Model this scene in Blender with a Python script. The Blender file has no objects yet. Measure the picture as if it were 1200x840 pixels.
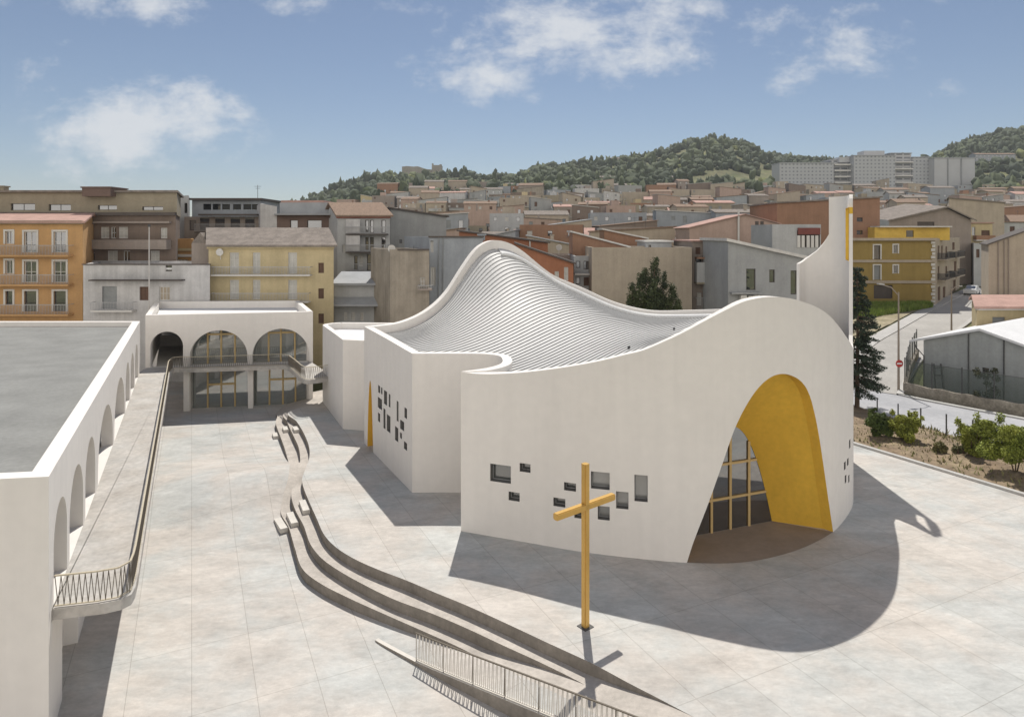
import bpy, bmesh, math, random
import numpy as np
from mathutils import Vector, Matrix, noise as mnoise
random.seed(11); rng = np.random.default_rng(5)
SC = bpy.context.scene
COL = SC.collection
H = 14.3; F = 780.0; CX = 600.0; HY = 274.0      # camera height (m), focal length and principal point in photo pixels
LOW = -1.35                                       # level of the lower square
R = math.radians

def G(px, py, z=0.0):
    """a photo pixel on the horizontal plane z -> ground point"""
    Y = (H - z) * F / (py - HY)
    return ((px - CX) / F * Y, Y)
def ZP(py, Y): return H - (py - HY) / F * Y
def XP(px, Y): return (px - CX) / F * Y
def lerp(a, b, t): return a + (b - a) * t
def sstep(a, b, x):
    t = min(1.0, max(0.0, (x - a) / (b - a))); return t * t * (3 - 2 * t)

# ------------------------------------------------------------------ materials
MATS = {}
def mat(name, col, rough=0.85, var=0.12, scale=0.8, var2=0.06, scale2=9.0, bump=0.0, bscale=40.0, spec=0.3, metal=0.0,
        stretch=(1, 1, 1), streak=0.0, tint=None, coord='Object'):
    if name in MATS: return MATS[name]
    m = bpy.data.materials.new(name); m.use_nodes = True; MATS[name] = m
    nt = m.node_tree; N = nt.nodes; L = nt.links
    b = N['Principled BSDF']
    b.inputs['Roughness'].default_value = rough; b.inputs['Metallic'].default_value = metal
    b.inputs['Specular IOR Level'].default_value = spec
    tc = N.new('ShaderNodeTexCoord'); mp = N.new('ShaderNodeMapping'); mp.inputs['Scale'].default_value = stretch
    L.new(tc.outputs[coord], mp.inputs['Vector'])
    def noise(sc, det=4, vec=None):
        n = N.new('ShaderNodeTexNoise'); n.inputs['Scale'].default_value = sc; n.inputs['Detail'].default_value = det
        n.inputs['Roughness'].default_value = 0.6
        L.new(vec or mp.outputs['Vector'], n.inputs['Vector']); return n.outputs['Fac']
    def mixval(fac, lo, hi):
        r = N.new('ShaderNodeMapRange'); r.inputs['From Min'].default_value = 0.3; r.inputs['From Max'].default_value = 0.7
        r.inputs['To Min'].default_value = lo; r.inputs['To Max'].default_value = hi
        L.new(fac, r.inputs['Value']); return r.outputs['Result']
    def mul(a, bb):
        n = N.new('ShaderNodeMath'); n.operation = 'MULTIPLY'; L.new(a, n.inputs[0]); L.new(bb, n.inputs[1]); return n.outputs[0]
    v = mixval(noise(scale), 1 - var, 1 + var)
    v = mul(v, mixval(noise(scale2), 1 - var2, 1 + var2))
    if streak:
        mp2 = N.new('ShaderNodeMapping'); mp2.inputs['Scale'].default_value = (1.3, 1.3, 0.07)
        L.new(tc.outputs[coord], mp2.inputs['Vector'])
        v = mul(v, mixval(noise(1.6, 5, mp2.outputs['Vector']), 1 - streak, 1 + streak * 0.4))
    mx = N.new('ShaderNodeMix'); mx.data_type = 'RGBA'; mx.blend_type = 'MULTIPLY'; mx.inputs['Factor'].default_value = 1
    mx.inputs['A'].default_value = (*col, 1)
    if tint:
        m2 = N.new('ShaderNodeMix'); m2.data_type = 'RGBA'
        m2.inputs['A'].default_value = (*col, 1); m2.inputs['B'].default_value = (*tint, 1)
        L.new(mixval(noise(scale * 0.6 + 0.05), 0, 1), m2.inputs['Factor']); L.new(m2.outputs['Result'], mx.inputs['A'])
    L.new(v, mx.inputs['B']); L.new(mx.outputs['Result'], b.inputs['Base Color'])
    if bump:
        bp = N.new('ShaderNodeBump'); bp.inputs['Strength'].default_value = bump; bp.inputs['Distance'].default_value = 0.03
        L.new(noise(bscale, 6), bp.inputs['Height']); L.new(bp.outputs['Normal'], b.inputs['Normal'])
    return m
def glass(name, col=(0.02, 0.024, 0.028), rough=0.03, spec=0.9):
    if name in MATS: return MATS[name]
    m = bpy.data.materials.new(name); m.use_nodes = True; MATS[name] = m
    nt = m.node_tree; b = nt.nodes['Principled BSDF']
    b.inputs['Base Color'].default_value = (*col, 1); b.inputs['Roughness'].default_value = rough
    b.inputs['Specular IOR Level'].default_value = spec; b.inputs['IOR'].default_value = 2.3
    n = nt.nodes.new('ShaderNodeTexNoise'); n.inputs['Scale'].default_value = 0.7
    bp = nt.nodes.new('ShaderNodeBump'); bp.inputs['Strength'].default_value = 0.03; bp.inputs['Distance'].default_value = 0.1
    nt.links.new(n.outputs['Fac'], bp.inputs['Height']); nt.links.new(bp.outputs['Normal'], b.inputs['Normal'])
    return m

PLASTER = mat('white plaster', (0.76, 0.725, 0.68), 0.9, 0.028, 0.22, 0.022, 2.5, 0.15, 18, streak=0.035)
YELLOW = mat('yellow plaster', (0.68, 0.42, 0.055), 0.85, 0.05, 0.5, 0.05, 4, 0.3, 14, streak=0.06)
ROOFMET = mat('light grey sheet metal', (0.55, 0.545, 0.53), 0.55, 0.06, 0.3, 0.05, 3, spec=0.35)
RIBSHADE = mat('seam side painted shade', (0.34, 0.335, 0.325), 0.6, 0.1, 1.0)  # sides of the roof seams coloured darker to stand for their shade
FLASH = mat('galvanised flashing', (0.5, 0.5, 0.5), 0.5, 0.1, 1.0, 0.06, 8, spec=0.4)
FLASHW = mat('white flashing', (0.74, 0.74, 0.73), 0.5, 0.05)
GOLD = mat('gold paint', (0.61, 0.375, 0.10), 0.34, 0.06, 1.2, 0.04, 9, metal=0.35, spec=0.5)
GROOVE = mat('dark groove', (0.05, 0.03, 0.01), 0.7)
RISER = mat('dark riser concrete', (0.25, 0.225, 0.195), 0.95, 0.16, 1.2, 0.12, 7, 0.4, 25, streak=0.18)
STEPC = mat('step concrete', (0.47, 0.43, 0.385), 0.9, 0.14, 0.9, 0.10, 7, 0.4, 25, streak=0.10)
PALECON = mat('pale concrete', (0.60, 0.57, 0.52), 0.9, 0.07, 0.6, 0.05, 6, 0.2, 25)
WALKC = mat('walkway concrete', (0.42, 0.385, 0.345), 0.9, 0.14, 0.7, 0.13, 4.0, 0.3, 22, tint=(0.47, 0.455, 0.43))
ROOFCON = mat('grey roofing', (0.235, 0.235, 0.222), 0.95, 0.13, 0.5, 0.10, 6.0, 0.3, 30, stretch=(0.8, 1.0, 1))
WHITEROOF = mat('white roofing', (0.66, 0.66, 0.66), 0.9, 0.06, 0.5, 0.04, 4)
RAILM = mat('sand coloured steel', (0.50, 0.44, 0.33), 0.55, 0.05, 1, 0.03, 8)
RAILD = mat('dark bronze steel', (0.13, 0.11, 0.085), 0.5, 0.06, 1, 0.03, 8)
FRAMEY = mat('ochre window frame', (0.52, 0.38, 0.18), 0.6, 0.05, 1, 0.03, 8)
GREYJ = mat('grey window reveal', (0.30, 0.30, 0.30), 0.8, 0.05, 1, 0.03, 8)
REVEAL = mat('painted reveal shade', (0.17, 0.165, 0.155), 0.9)  # church window reveals coloured dark to stand for the shade inside them
GLASS = glass('dark glass')
GLASSG = glass('greenish sky sheen glass', (0.13, 0.15, 0.14), 0.04, 1.0)  # pale base colour paints the reflected sky into the pavilion glass
PANE = glass('mid grey pane', (0.09, 0.095, 0.09), 0.12, 0.6)  # grey put into the glass colour for curtains and reflection
PANEL = glass('pale grey pane', (0.24, 0.24, 0.23), 0.2, 0.6)  # paler grey in the glass colour, for curtains and reflection in larger windows
BROWNFLOOR = mat('brown entrance floor', (0.25, 0.21, 0.18), 0.8, 0.12, 0.8, 0.05, 5)
INTER = mat('dim interior plaster', (0.35, 0.33, 0.30), 0.9)  # plaster coloured darker to stand for indoor shade
DARKMET = mat('dark grey steel', (0.08, 0.08, 0.08), 0.6)
ASPH = mat('pale worn asphalt', (0.34, 0.345, 0.36), 0.95, 0.1, 0.25, 0.08, 3.5, 0.3, 20, tint=(0.42, 0.42, 0.43))
KERB = mat('kerb stone', (0.45, 0.44, 0.42), 0.9, 0.1, 0.8)
SOIL = mat('dry brown soil', (0.20, 0.145, 0.10), 1.0, 0.3, 0.7, 0.25, 4, 0.8, 8, tint=(0.29, 0.23, 0.15))
GRASS = mat('yard grass', (0.13, 0.17, 0.04), 1.0, 0.3, 0.8, 0.25, 5, tint=(0.22, 0.22, 0.07))
BARK = mat('bark', (0.12, 0.085, 0.06), 1.0, 0.2, 3)

def plaza_mat():
    m = bpy.data.materials.new('plaza concrete'); m.use_nodes = True
    nt = m.node_tree; N = nt.nodes; L = nt.links; b = N['Principled BSDF']
    b.inputs['Roughness'].default_value = 0.85; b.inputs['Specular IOR Level'].default_value = 0.25
    tc = N.new('ShaderNodeTexCoord')
    def mapping(rot, scl):
        mp = N.new('ShaderNodeMapping'); mp.inputs['Rotation'].default_value = (0, 0, rot); mp.inputs['Scale'].default_value = scl
        L.new(tc.outputs['Object'], mp.inputs['Vector']); return mp.outputs['Vector']
    def noise(vec, s, d=6, r=0.62, dist=0.0):
        n = N.new('ShaderNodeTexNoise'); n.inputs['Scale'].default_value = s; n.inputs['Detail'].default_value = d
        n.inputs['Roughness'].default_value = r; n.inputs['Distortion'].default_value = dist; L.new(vec, n.inputs['Vector']); return n.outputs['Fac']
    def rng_(f, a, bb, lo, hi):
        r = N.new('ShaderNodeMapRange'); r.inputs['From Min'].default_value = a; r.inputs['From Max'].default_value = bb
        r.inputs['To Min'].default_value = lo; r.inputs['To Max'].default_value = hi; L.new(f, r.inputs['Value']); return r.outputs['Result']
    def mul(a, bb):
        n = N.new('ShaderNodeMath'); n.operation = 'MULTIPLY'; L.new(a, n.inputs[0]); L.new(bb, n.inputs[1]); return n.outputs[0]
    flat = mapping(0, (1, 1, 1)); st = mapping(R(9), (0.45, 1.0, 1)); st2 = mapping(R(-12), (0.7, 1.25, 1))
    c = N.new('ShaderNodeMix'); c.data_type = 'RGBA'
    c.inputs['A'].default_value = (0.575, 0.535, 0.49, 1); c.inputs['B'].default_value = (0.535, 0.54, 0.52, 1)
    L.new(rng_(noise(flat, 0.22, 5), 0.42, 0.60, 0, 1), c.inputs['Factor'])
    v = rng_(noise(st, 0.8, 12, 0.74, 0.2), 0.30, 0.66, 0.76, 1.07)                      # cloudy trowel marks
    v = mul(v, rng_(noise(st2, 3.6, 12, 0.78, 0.3), 0.30, 0.66, 0.82, 1.06))             # finer mottling
    v = mul(v, rng_(noise(flat, 0.37, 9, 0.7, 0.5), 0.30, 0.47, 0.84, 1.0))              # darker water stains
    v = mul(v, rng_(noise(flat, 9, 6, 0.8), 0.25, 0.42, 0.90, 1.0))                      # small spots
    v = mul(v, rng_(noise(flat, 45, 4, 0.7), 0.3, 0.7, 0.93, 1.05))
    br = N.new('ShaderNodeTexBrick'); br.offset = 0.0; br.squash = 1.0
    br.inputs['Color1'].default_value = (1, 1, 1, 1); br.inputs['Color2'].default_value = (0.93, 0.93, 0.93, 1); br.inputs['Mortar'].default_value = (0.70, 0.69, 0.67, 1)
    br.inputs['Scale'].default_value = 1.0; br.inputs['Mortar Size'].default_value = 0.014; br.inputs['Mortar Smooth'].default_value = 0.3
    br.inputs['Brick Width'].default_value = 2.0; br.inputs['Row Height'].default_value = 4.0
    L.new(mapping(R(-25.7), (1, 1, 1)), br.inputs['Vector'])
    m1 = N.new('ShaderNodeMix'); m1.data_type = 'RGBA'; m1.blend_type = 'MULTIPLY'; m1.inputs['Factor'].default_value = 1
    L.new(c.outputs['Result'], m1.inputs['A']); L.new(v, m1.inputs['B'])
    m2 = N.new('ShaderNodeMix'); m2.data_type = 'RGBA'; m2.blend_type = 'MULTIPLY'; m2.inputs['Factor'].default_value = 1
    L.new(m1.outputs['Result'], m2.inputs['A']); L.new(br.outputs['Color'], m2.inputs['B'])
    L.new(m2.outputs['Result'], b.inputs['Base Color'])
    bp = N.new('ShaderNodeBump'); bp.inputs['Strength'].default_value = 0.15; bp.inputs['Distance'].default_value = 0.02
    L.new(noise(flat, 25, 5), bp.inputs['Height']); L.new(bp.outputs['Normal'], b.inputs['Normal'])
    return m
PLAZA = plaza_mat()

# ------------------------------------------------------------------ mesh builder
class MB:
    def __init__(s): s.v = []; s.f = []; s.m = []; s.ix = {}
    def vert(s, p):
        k = (round(p[0], 4), round(p[1], 4), round(p[2], 4))
        if k in s.ix: return s.ix[k]
        s.ix[k] = len(s.v); s.v.append(k); return s.ix[k]
    def face(s, pts, mi=0, share=True):
        if share: ids = [s.vert(p) for p in pts]
        else:
            ids = []
            for p in pts: ids.append(len(s.v)); s.v.append(tuple(p))
        out = []
        for i in ids:
            if not out or out[-1] != i: out.append(i)
        if len(out) > 1 and out[0] == out[-1]: out.pop()
        if len(set(out)) >= 3 and len(set(out)) == len(out): s.f.append(out); s.m.append(mi)
    def box(s, c, d, rz=0.0, mi=0):
        ca, sa = math.cos(rz), math.sin(rz); P = []
        for z in (-.5, .5):
            for x, y in ((-.5, -.5), (.5, -.5), (.5, .5), (-.5, .5)):
                X, Y = x * d[0], y * d[1]
                P.append((c[0] + X * ca - Y * sa, c[1] + X * sa + Y * ca, c[2] + z * d[2]))
        b = len(s.v); s.v += P
        for q in ((0, 3, 2, 1), (4, 5, 6, 7), (0, 1, 5, 4), (1, 2, 6, 5), (2, 3, 7, 6), (3, 0, 4, 7)):
            s.f.append([b + i for i in q]); s.m.append(mi)
    def bar(s, a, b, w, h=None, mi=0):
        """rectangular bar from a to b (w wide, h high)"""
        a, b = Vector(a), Vector(b); d = (b - a)
        if d.length < 1e-5: return
        d.normalize(); up = Vector((0, 0, 1)) if abs(d.z) < 0.95 else Vector((0, 1, 0))
        x = d.cross(up).normalized() * (w / 2); y = x.cross(d).normalized() * ((h or w) / 2)
        base = len(s.v)
        for p in (a, b):
            for q in (-x - y, x - y, x + y, -x + y): s.v.append(tuple(p + q))
        for q in ((0, 3, 2, 1), (4, 5, 6, 7), (0, 1, 5, 4), (1, 2, 6, 5), (2, 3, 7, 6), (3, 0, 4, 7)):
            s.f.append([base + i for i in q]); s.m.append(mi)
    def tube(s, pts, r, n=8, mi=0, r2=None):
        base = len(s.v); k = len(pts); P = [Vector(p) for p in pts]
        for i, p in enumerate(P):
            d = (P[min(i + 1, k - 1)] - P[max(i - 1, 0)]).normalized()
            up = Vector((0, 0, 1)) if abs(d.z) < 0.9 else Vector((1, 0, 0))
            x = d.cross(up).normalized(); y = x.cross(d).normalized()
            rr = r if r2 is None else lerp(r, r2, i / (k - 1))
            for j in range(n):
                a = 2 * math.pi * j / n; s.v.append(tuple(p + x * (math.cos(a) * rr) + y * (math.sin(a) * rr)))
        for i in range(k - 1):
            for j in range(n):
                s.f.append([base + i * n + j, base + i * n + (j + 1) % n, base + (i + 1) * n + (j + 1) % n, base + (i + 1) * n + j]); s.m.append(mi)
        s.f.append([base + j for j in range(n)][::-1]); s.m.append(mi)
        s.f.append([base + (k - 1) * n + j for j in range(n)]); s.m.append(mi)
    def prism(s, poly, z0, z1, mi=0, mtop=None):
        n = len(poly); b = len(s.v)
        z0f = z0 if callable(z0) else (lambda p: z0); z1f = z1 if callable(z1) else (lambda p: z1)
        s.v += [(p[0], p[1], z0f(p)) for p in poly] + [(p[0], p[1], z1f(p)) for p in poly]
        s.f.append([b + i for i in range(n)][::-1]); s.m.append(mi)
        s.f.append([b + n + i for i in range(n)]); s.m.append(mi if mtop is None else mtop)
        for i in range(n):
            j = (i + 1) % n; s.f.append([b + i, b + j, b + n + j, b + n + i]); s.m.append(mi)
    def build(s, name, mats, parent=None, off=(0, 0, 0), smooth=None, normals=True):
        me = bpy.data.meshes.new(name)
        me.from_pydata([(x - off[0], y - off[1], z - off[2]) for x, y, z in s.v], [], s.f)
        if not isinstance(mats, (list, tuple)): mats = [mats]
        for m in mats: me.materials.append(m)
        if len(mats) > 1: me.polygons.foreach_set('material_index', s.m)
        me.update()
        if normals:
            bm = bmesh.new(); bm.from_mesh(me); bmesh.ops.recalc_face_normals(bm, faces=bm.faces); bm.to_mesh(me); bm.free()
        if smooth is not None:
            me.polygons.foreach_set('use_smooth', [True] * len(me.polygons)); me.set_sharp_from_angle(angle=R(smooth))
        o = bpy.data.objects.new(name, me); COL.objects.link(o)
        if parent: o.parent = parent
        return o

def tag(o, label=None, cat=None, group=None, kind=None):
    if label: o['label'] = label
    if cat: o['category'] = cat
    if group: o['group'] = group
    if kind: o['kind'] = kind
    return o
def thing(name, loc, label, cat, group=None, rz=0.0):
    o = bpy.data.objects.new(name, None); COL.objects.link(o); o.location = loc; o.rotation_euler = (0, 0, rz)
    o.empty_display_size = 0.3
    return tag(o, label, cat, group)
def copy_tree(o, parent=None):
    c = o.copy(); COL.objects.link(c)
    if parent: c.parent = parent
    for ch in list(o.children): copy_tree(ch, c)
    return c

# ------------------------------------------------------------------ curves and walls
def smooth_path(pts, per=8):
    """Catmull-Rom through pts"""
    P = [np.array(p, float) for p in pts]; P = [2 * P[0] - P[1]] + P + [2 * P[-1] - P[-2]]; out = []
    for i in range(1, len(P) - 2):
        p0, p1, p2, p3 = P[i - 1:i + 3]
        t0 = 0; t1 = t0 + np.linalg.norm((p1 - p0)[:2]) ** .5; t2 = t1 + np.linalg.norm((p2 - p1)[:2]) ** .5; t3 = t2 + np.linalg.norm((p3 - p2)[:2]) ** .5
        for k in range(per):
            t = t1 + (t2 - t1) * k / per
            A1 = (t1 - t) / (t1 - t0) * p0 + (t - t0) / (t1 - t0) * p1; A2 = (t2 - t) / (t2 - t1) * p1 + (t - t1) / (t2 - t1) * p2
            A3 = (t3 - t) / (t3 - t2) * p2 + (t - t2) / (t3 - t2) * p3
            B1 = (t2 - t) / (t2 - t0) * A1 + (t - t0) / (t2 - t0) * A2; B2 = (t3 - t) / (t3 - t1) * A2 + (t - t1) / (t3 - t1) * A3
            out.append(tuple((t2 - t) / (t2 - t1) * B1 + (t - t1) / (t2 - t1) * B2))
    out.append(tuple(P[-2])); return out
class Path:
    def __init__(s, pts, pre=None, post=None):
        s.p = np.array([p[:2] for p in pts], float); d = np.linalg.norm(np.diff(s.p, axis=0), axis=1)
        s.s = np.concatenate([[0], np.cumsum(d)]); s.len = s.s[-1]; s.pre = pre; s.post = post
    def at(s, t): return (float(np.interp(t, s.s, s.p[:, 0])), float(np.interp(t, s.s, s.p[:, 1])))
    def nrm(s, t):
        """left normal at arc length t, lengthened at a corner so that offsets mitre"""
        def sn(a, b):
            dx, dy = b[0] - a[0], b[1] - a[1]; l = math.hypot(dx, dy) or 1; return (-dy / l, dx / l)
        n = len(s.p); i = int(np.argmin(np.abs(s.s - t)))
        if abs(s.s[i] - t) < 2e-3:
            a = s.p[i - 1] if i > 0 else s.pre; b = s.p[i + 1] if i < n - 1 else s.post
            if a is None: return sn(s.p[i], b)
            if b is None: return sn(a, s.p[i])
            n1, n2 = sn(a, s.p[i]), sn(s.p[i], b); mx, my = n1[0] + n2[0], n1[1] + n2[1]; l = math.hypot(mx, my) or 1
            mx, my = mx / l, my / l; c = max(0.35, mx * n1[0] + my * n1[1]); return (mx / c, my / c)
        j = int(np.searchsorted(s.s, t)) ; j = min(max(j, 1), n - 1); return sn(s.p[j - 1], s.p[j])
    def at_px(s, px, last=False):
        """arc length at which the path crosses the bearing of photo column px"""
        k = (px - CX) / F; g = s.p[:, 0] - k * s.p[:, 1]; hits = []
        for i in range(len(g) - 1):
            if g[i] == 0 or g[i] * g[i + 1] < 0:
                t = g[i] / (g[i] - g[i + 1]); hits.append(s.s[i] + t * (s.s[i + 1] - s.s[i]))
        if not hits: return None
        return hits[-1] if last else hits[0]
def wall(mb, path, zbot, ztop, thick, side=1, holes=(), extra=(), mi=0, mrev=0, min_=None, step=None, mtop=None, mh=None):
    """a wall along a path: zbot/ztop give heights along s, holes are (s0,s1,z0,z1) openings"""
    S = set(float(x) for x in path.s) | {float(x) for x in extra}
    if step:
        n = max(2, int(path.len / step)); S |= {path.len * i / n for i in range(n + 1)}
    hs = set()
    for h in holes: hs |= {float(h[0]), float(h[1])}
    S = sorted(x for x in S | hs if -1e-6 <= x <= path.len + 1e-6)
    T = []
    for x in S:                              # merge near-duplicates, keeping hole edges
        if T and x - T[-1] < 2e-3:
            if x in hs: T[-1] = x
            continue
        T.append(x)
    S = T
    Z = sorted({h[2] for h in holes} | {h[3] for h in holes})
    zb = zbot if callable(zbot) else (lambda s: zbot); zt = ztop if callable(ztop) else (lambda s: ztop)
    mi_in = mi if min_ is None else min_
    mh = mrev if mh is None else mh
    def O(s, z): p = path.at(s); return (p[0], p[1], z)
    def I(s, z):
        p = path.at(s); n = path.nrm(s); t = (thick(s) if callable(thick) else thick) * side; return (p[0] + n[0] * t, p[1] + n[1] * t, z)
    e = 1e-3; bound = []
    for a, b in zip(S[:-1], S[1:]):
        b0, b1, t0, t1 = zb(a + e), zb(b - e), zt(a + e), zt(b - e); mid = (a + b) / 2
        zz = [min(b0, b1)] + [z for z in Z] + [max(t0, t1) + 1]
        zz = sorted(zz)
        for k in range(len(zz) - 1):
            c0, c1 = max(b0, min(zz[k], t0)), max(b0, min(zz[k + 1], t0)); d0, d1 = max(b1, min(zz[k], t1)), max(b1, min(zz[k + 1], t1))
            if c1 - c0 < 1e-5 and d1 - d0 < 1e-5: continue
            zm = (zz[k] + zz[k + 1]) / 2
            if any(h[0] - e < mid < h[1] + e and h[2] < zm < h[3] for h in holes): continue
            mb.face([O(a, c0), O(b, d0), O(b, d1), O(a, c1)], mi); mb.face([I(b, d0), I(a, c0), I(a, c1), I(b, d1)], mi_in)
        mb.face([O(a, t0), O(b, t1), I(b, t1), I(a, t0)], mi if mtop is None else mtop)
        mb.face([I(a, b0), I(b, b1), O(b, b1), O(a, b0)], mrev)
        bound.append((a, b, b0, b1, t0, t1))
    for (a, b, b0, b1, t0, t1), (a2, _, c0, _, u0, _) in zip(bound[:-1], bound[1:]):
        if abs(b1 - c0) > 1e-3: mb.face([O(b, b1), O(b, c0), I(b, c0), I(b, b1)], mrev)
        if abs(t1 - u0) > 1e-3: mb.face([O(b, t1), O(b, u0), I(b, u0), I(b, t1)], mi)
    for s, b_, t_ in ((S[0], bound[0][2], bound[0][4]), (S[-1], bound[-1][3], bound[-1][5])):
        mb.face([O(s, b_), O(s, t_), I(s, t_), I(s, b_)], mi)
    for s0, s1, z0, z1 in holes:
        mb.face([O(s0, z0), O(s0, z1), I(s0, z1), I(s0, z0)], mh); mb.face([O(s1, z0), O(s1, z1), I(s1, z1), I(s1, z0)], mh)
        for z in (z0, z1): mb.face([O(s0, z), O(s1, z), I(s1, z), I(s0, z)], mh)
def pane(path, s0, s1, z0, z1, depth, side, parent, mats, off=(0, 0, 0), frame=0.05, name='window', vm=0, hm=0):
    """window of frame bars with a pane set back in a hole of a wall"""
    n = path.nrm((s0 + s1) / 2 + .0137); n = (n[0] / math.hypot(*n), n[1] / math.hypot(*n)); a = np.array(path.at(s0)); b = np.array(path.at(s1)); nn = np.array(n) * side
    a = a + nn * depth; b = b + nn * depth
    def P(t, z, d=0.0): q = a + (b - a) * t + nn * d; return (q[0], q[1], z)
    w = float(np.linalg.norm(b - a)); f = MB(); ft = frame / max(w, .1)
    f.bar(P(ft / 2, z0), P(ft / 2, z1), frame); f.bar(P(1 - ft / 2, z0), P(1 - ft / 2, z1), frame)
    f.bar(P(ft, z0 + frame / 2), P(1 - ft, z0 + frame / 2), frame); f.bar(P(ft, z1 - frame / 2), P(1 - ft, z1 - frame / 2), frame)
    for k in range(vm): t = (k + 1) / (vm + 1); f.bar(P(t, z0 + frame), P(t, z1 - frame), frame * .8)
    for k in range(hm): z = lerp(z0, z1, (k + 1) / (hm + 1)); f.bar(P(ft, z), P(1 - ft, z), frame * .7)
    o = f.build(name, mats[0], parent, off)
    g = MB(); g.face([P(0, z0, .02), P(1, z0, .02), P(1, z1, .02), P(0, z1, .02)]); g.face([P(0, z0, .04), P(0, z1, .04), P(1, z1, .04), P(1, z0, .04)])
    g.build('pane', mats[1], o, off, normals=False)
    return o
# ================================================================== the setting
def kerbX(y): return 23.1 + (45.2 - y) * 0.533
SKY_PX = [(200, 275), (330, 245), (360, 231), (400, 216), (440, 207), (470, 206), (500, 207), (522, 207), (540, 206), (556, 209), (600, 210), (620, 204), (640, 199), (680, 194), (730, 187),
          (770, 181), (800, 172), (822, 167), (840, 165), (862, 168), (880, 175), (897, 184), (930, 187), (960, 190), (1000, 192), (1050, 192), (1090, 188), (1110, 176), (1140, 166), (1170, 157), (1200, 153), (1290, 148), (1500, 170)]
def TZ(x, y):
    """height of the ground outside the church square"""
    k = x / max(y, 1.0); kf = sstep(-0.45, -0.15, k) if y > 58 else 1.0
    base = float(np.interp(y, [58, 100, 150, 250, 400, 480, 3000], [0, 3.5, 7, 15, 30, 42, 60]))
    z = lerp(-1.6, base, kf) if y > 58 else lerp(-1.6, 0, sstep(0, 20, x))
    if y <= 75:
        z = lerp(z, z - 2.2, sstep(kerbX(y) + 3.2, kerbX(y) + 0.8, x) * sstep(75, 70, y))
    if y > 450:
        px = CX + F * k; r = ZP(float(np.interp(px, [a for a, b in SKY_PX], [b for a, b in SKY_PX])), 1000) - 6.5
        t = sstep(450, 1000, y); z = lerp(z, r, t)
        if y > 1000: z = max(-6.0, r - (y - 1000) * 0.14)
        w = sstep(470, 600, y) * kf
        z += w * 6 * (mnoise.noise((x * .011, y * .011, 3.1)) ) * (1 if y < 900 else max(0, (1000 - y) / 100))
    return z
def build_terrain():
    xs = np.unique(np.concatenate([np.linspace(-2400, -420, 14), np.linspace(-400, -60, 24), np.linspace(-55, 110, 67), np.linspace(115, 900, 100), np.linspace(930, 2600, 14)]))
    ys = np.unique(np.concatenate([np.linspace(-300, 0, 5), np.linspace(5, 120, 59), np.linspace(125, 480, 50), np.linspace(490, 1060, 70), np.linspace(1090, 2450, 16)]))
    v = [(x, y, TZ(x, y)) for y in ys for x in xs]; n = len(xs)
    f = [(j * n + i, j * n + i + 1, (j + 1) * n + i + 1, (j + 1) * n + i) for j in range(len(ys) - 1) for i in range(n - 1)]
    me = bpy.data.meshes.new('terrain'); me.from_pydata(v, [], f); me.polygons.foreach_set('use_smooth', [True] * len(f))
    o = bpy.data.objects.new('terrain', me); COL.objects.link(o); tag(o, kind='structure')
    m = mat('hill ground', (0.10, 0.115, 0.045), 1.0, 0.35, 0.012, 0.25, 0.12, tint=(0.19, 0.175, 0.095)); me.materials.append(m)
build_terrain()

# -------- the square and its steps.  One row = photo points on the three step edges, ramp height, ramp wall, far left point
ROWS = [  # photo points of the step edges at z=0, -.45, -.9 and the ramp height
    ((338, 483), (332, 485), (325, 488), -1.35),
    ((347, 493), (336, 493), (323, 494), -1.3),
    ((353, 502), (339, 500), (325, 502), -1.2),
    ((358.6, 513), (344.3, 511.4), (328.6, 511.4), -1.0),
    ((362.5, 525), (350, 524.3), (334.3, 524.3), -0.7),
    ((362.5, 536), (351.7, 537), (339.3, 538.6), -0.3),
    ((358, 549), (347, 553), (338, 556), 0.0),
    ((354, 561), (342, 566), (332, 569), -0.05),
    ((356, 572), (341.5, 579), (329, 583), -0.3),
    ((361.5, 585.7), (346, 597), (330, 598), -0.65),
    ((371, 607), (356, 616), (338, 617), -0.95),
    ((380.7, 627.5), (363.6, 637), (345.4, 641.5), -1.18),
    ((395.8, 642.5), (376, 653), (355, 667), -1.32),
    ((417, 655.4), (395, 667), (375, 683), -1.35),
    ((443, 667), (425, 684), (408, 700), -1.35),
    ((477, 680), (462, 702), (450, 719), -1.28),
    ((510, 694), (505, 718), (500, 741), -1.15),
    ((546.7, 709), (545, 735), (540, 759), -1.0),
    ((592, 729.5), (590, 756), (580, 778), -0.82),
    ((640, 752), (640, 779), (640, 806), -0.6),
    ((696, 778), (694, 806), (690, 832), -0.42),
    ((737, 800), (735, 828), (730, 855), -0.22),
    ((770, 817), (765, 845), (760, 872), -0.08),
    ((808, 837), (803, 868), (797, 895), 0.0),
    ((850, 859), (845, 891), (838, 920), 0.0)]
WALLP = {14: (-5.6, 25.85), 15: (-4.96, 25.3), 16: (-3.5, 24.15), 17: (-2.2, 23.15), 18: (-0.9, 22.2), 19: (0.5, 21.17), 20: (1.9, 20.15), 21: (3.0, 19.35), 22: (4.2, 18.5), 23: (5.5, 17.55), 24: (7.2, 16.3)}
LEFTP = {0: (-62, 66), 6: (-62, 48), 10: (-62, 40), 13: (-62, 28), 16: (-60, 18), 19: (-45, 3), 21: (-25, -2), 24: (-4, -2)}
def hump(x, y):
    '''the lower square swells up to the level of the upper one where the steps die out'''
    dx = (x + 14.0) / (4.5 if x > -14 else 8.0); dy = (y - 40.0) / (4.4 if y > 40 else 3.3)
    return LOW - LOW * math.exp(-dx * dx - dy * dy)
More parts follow.
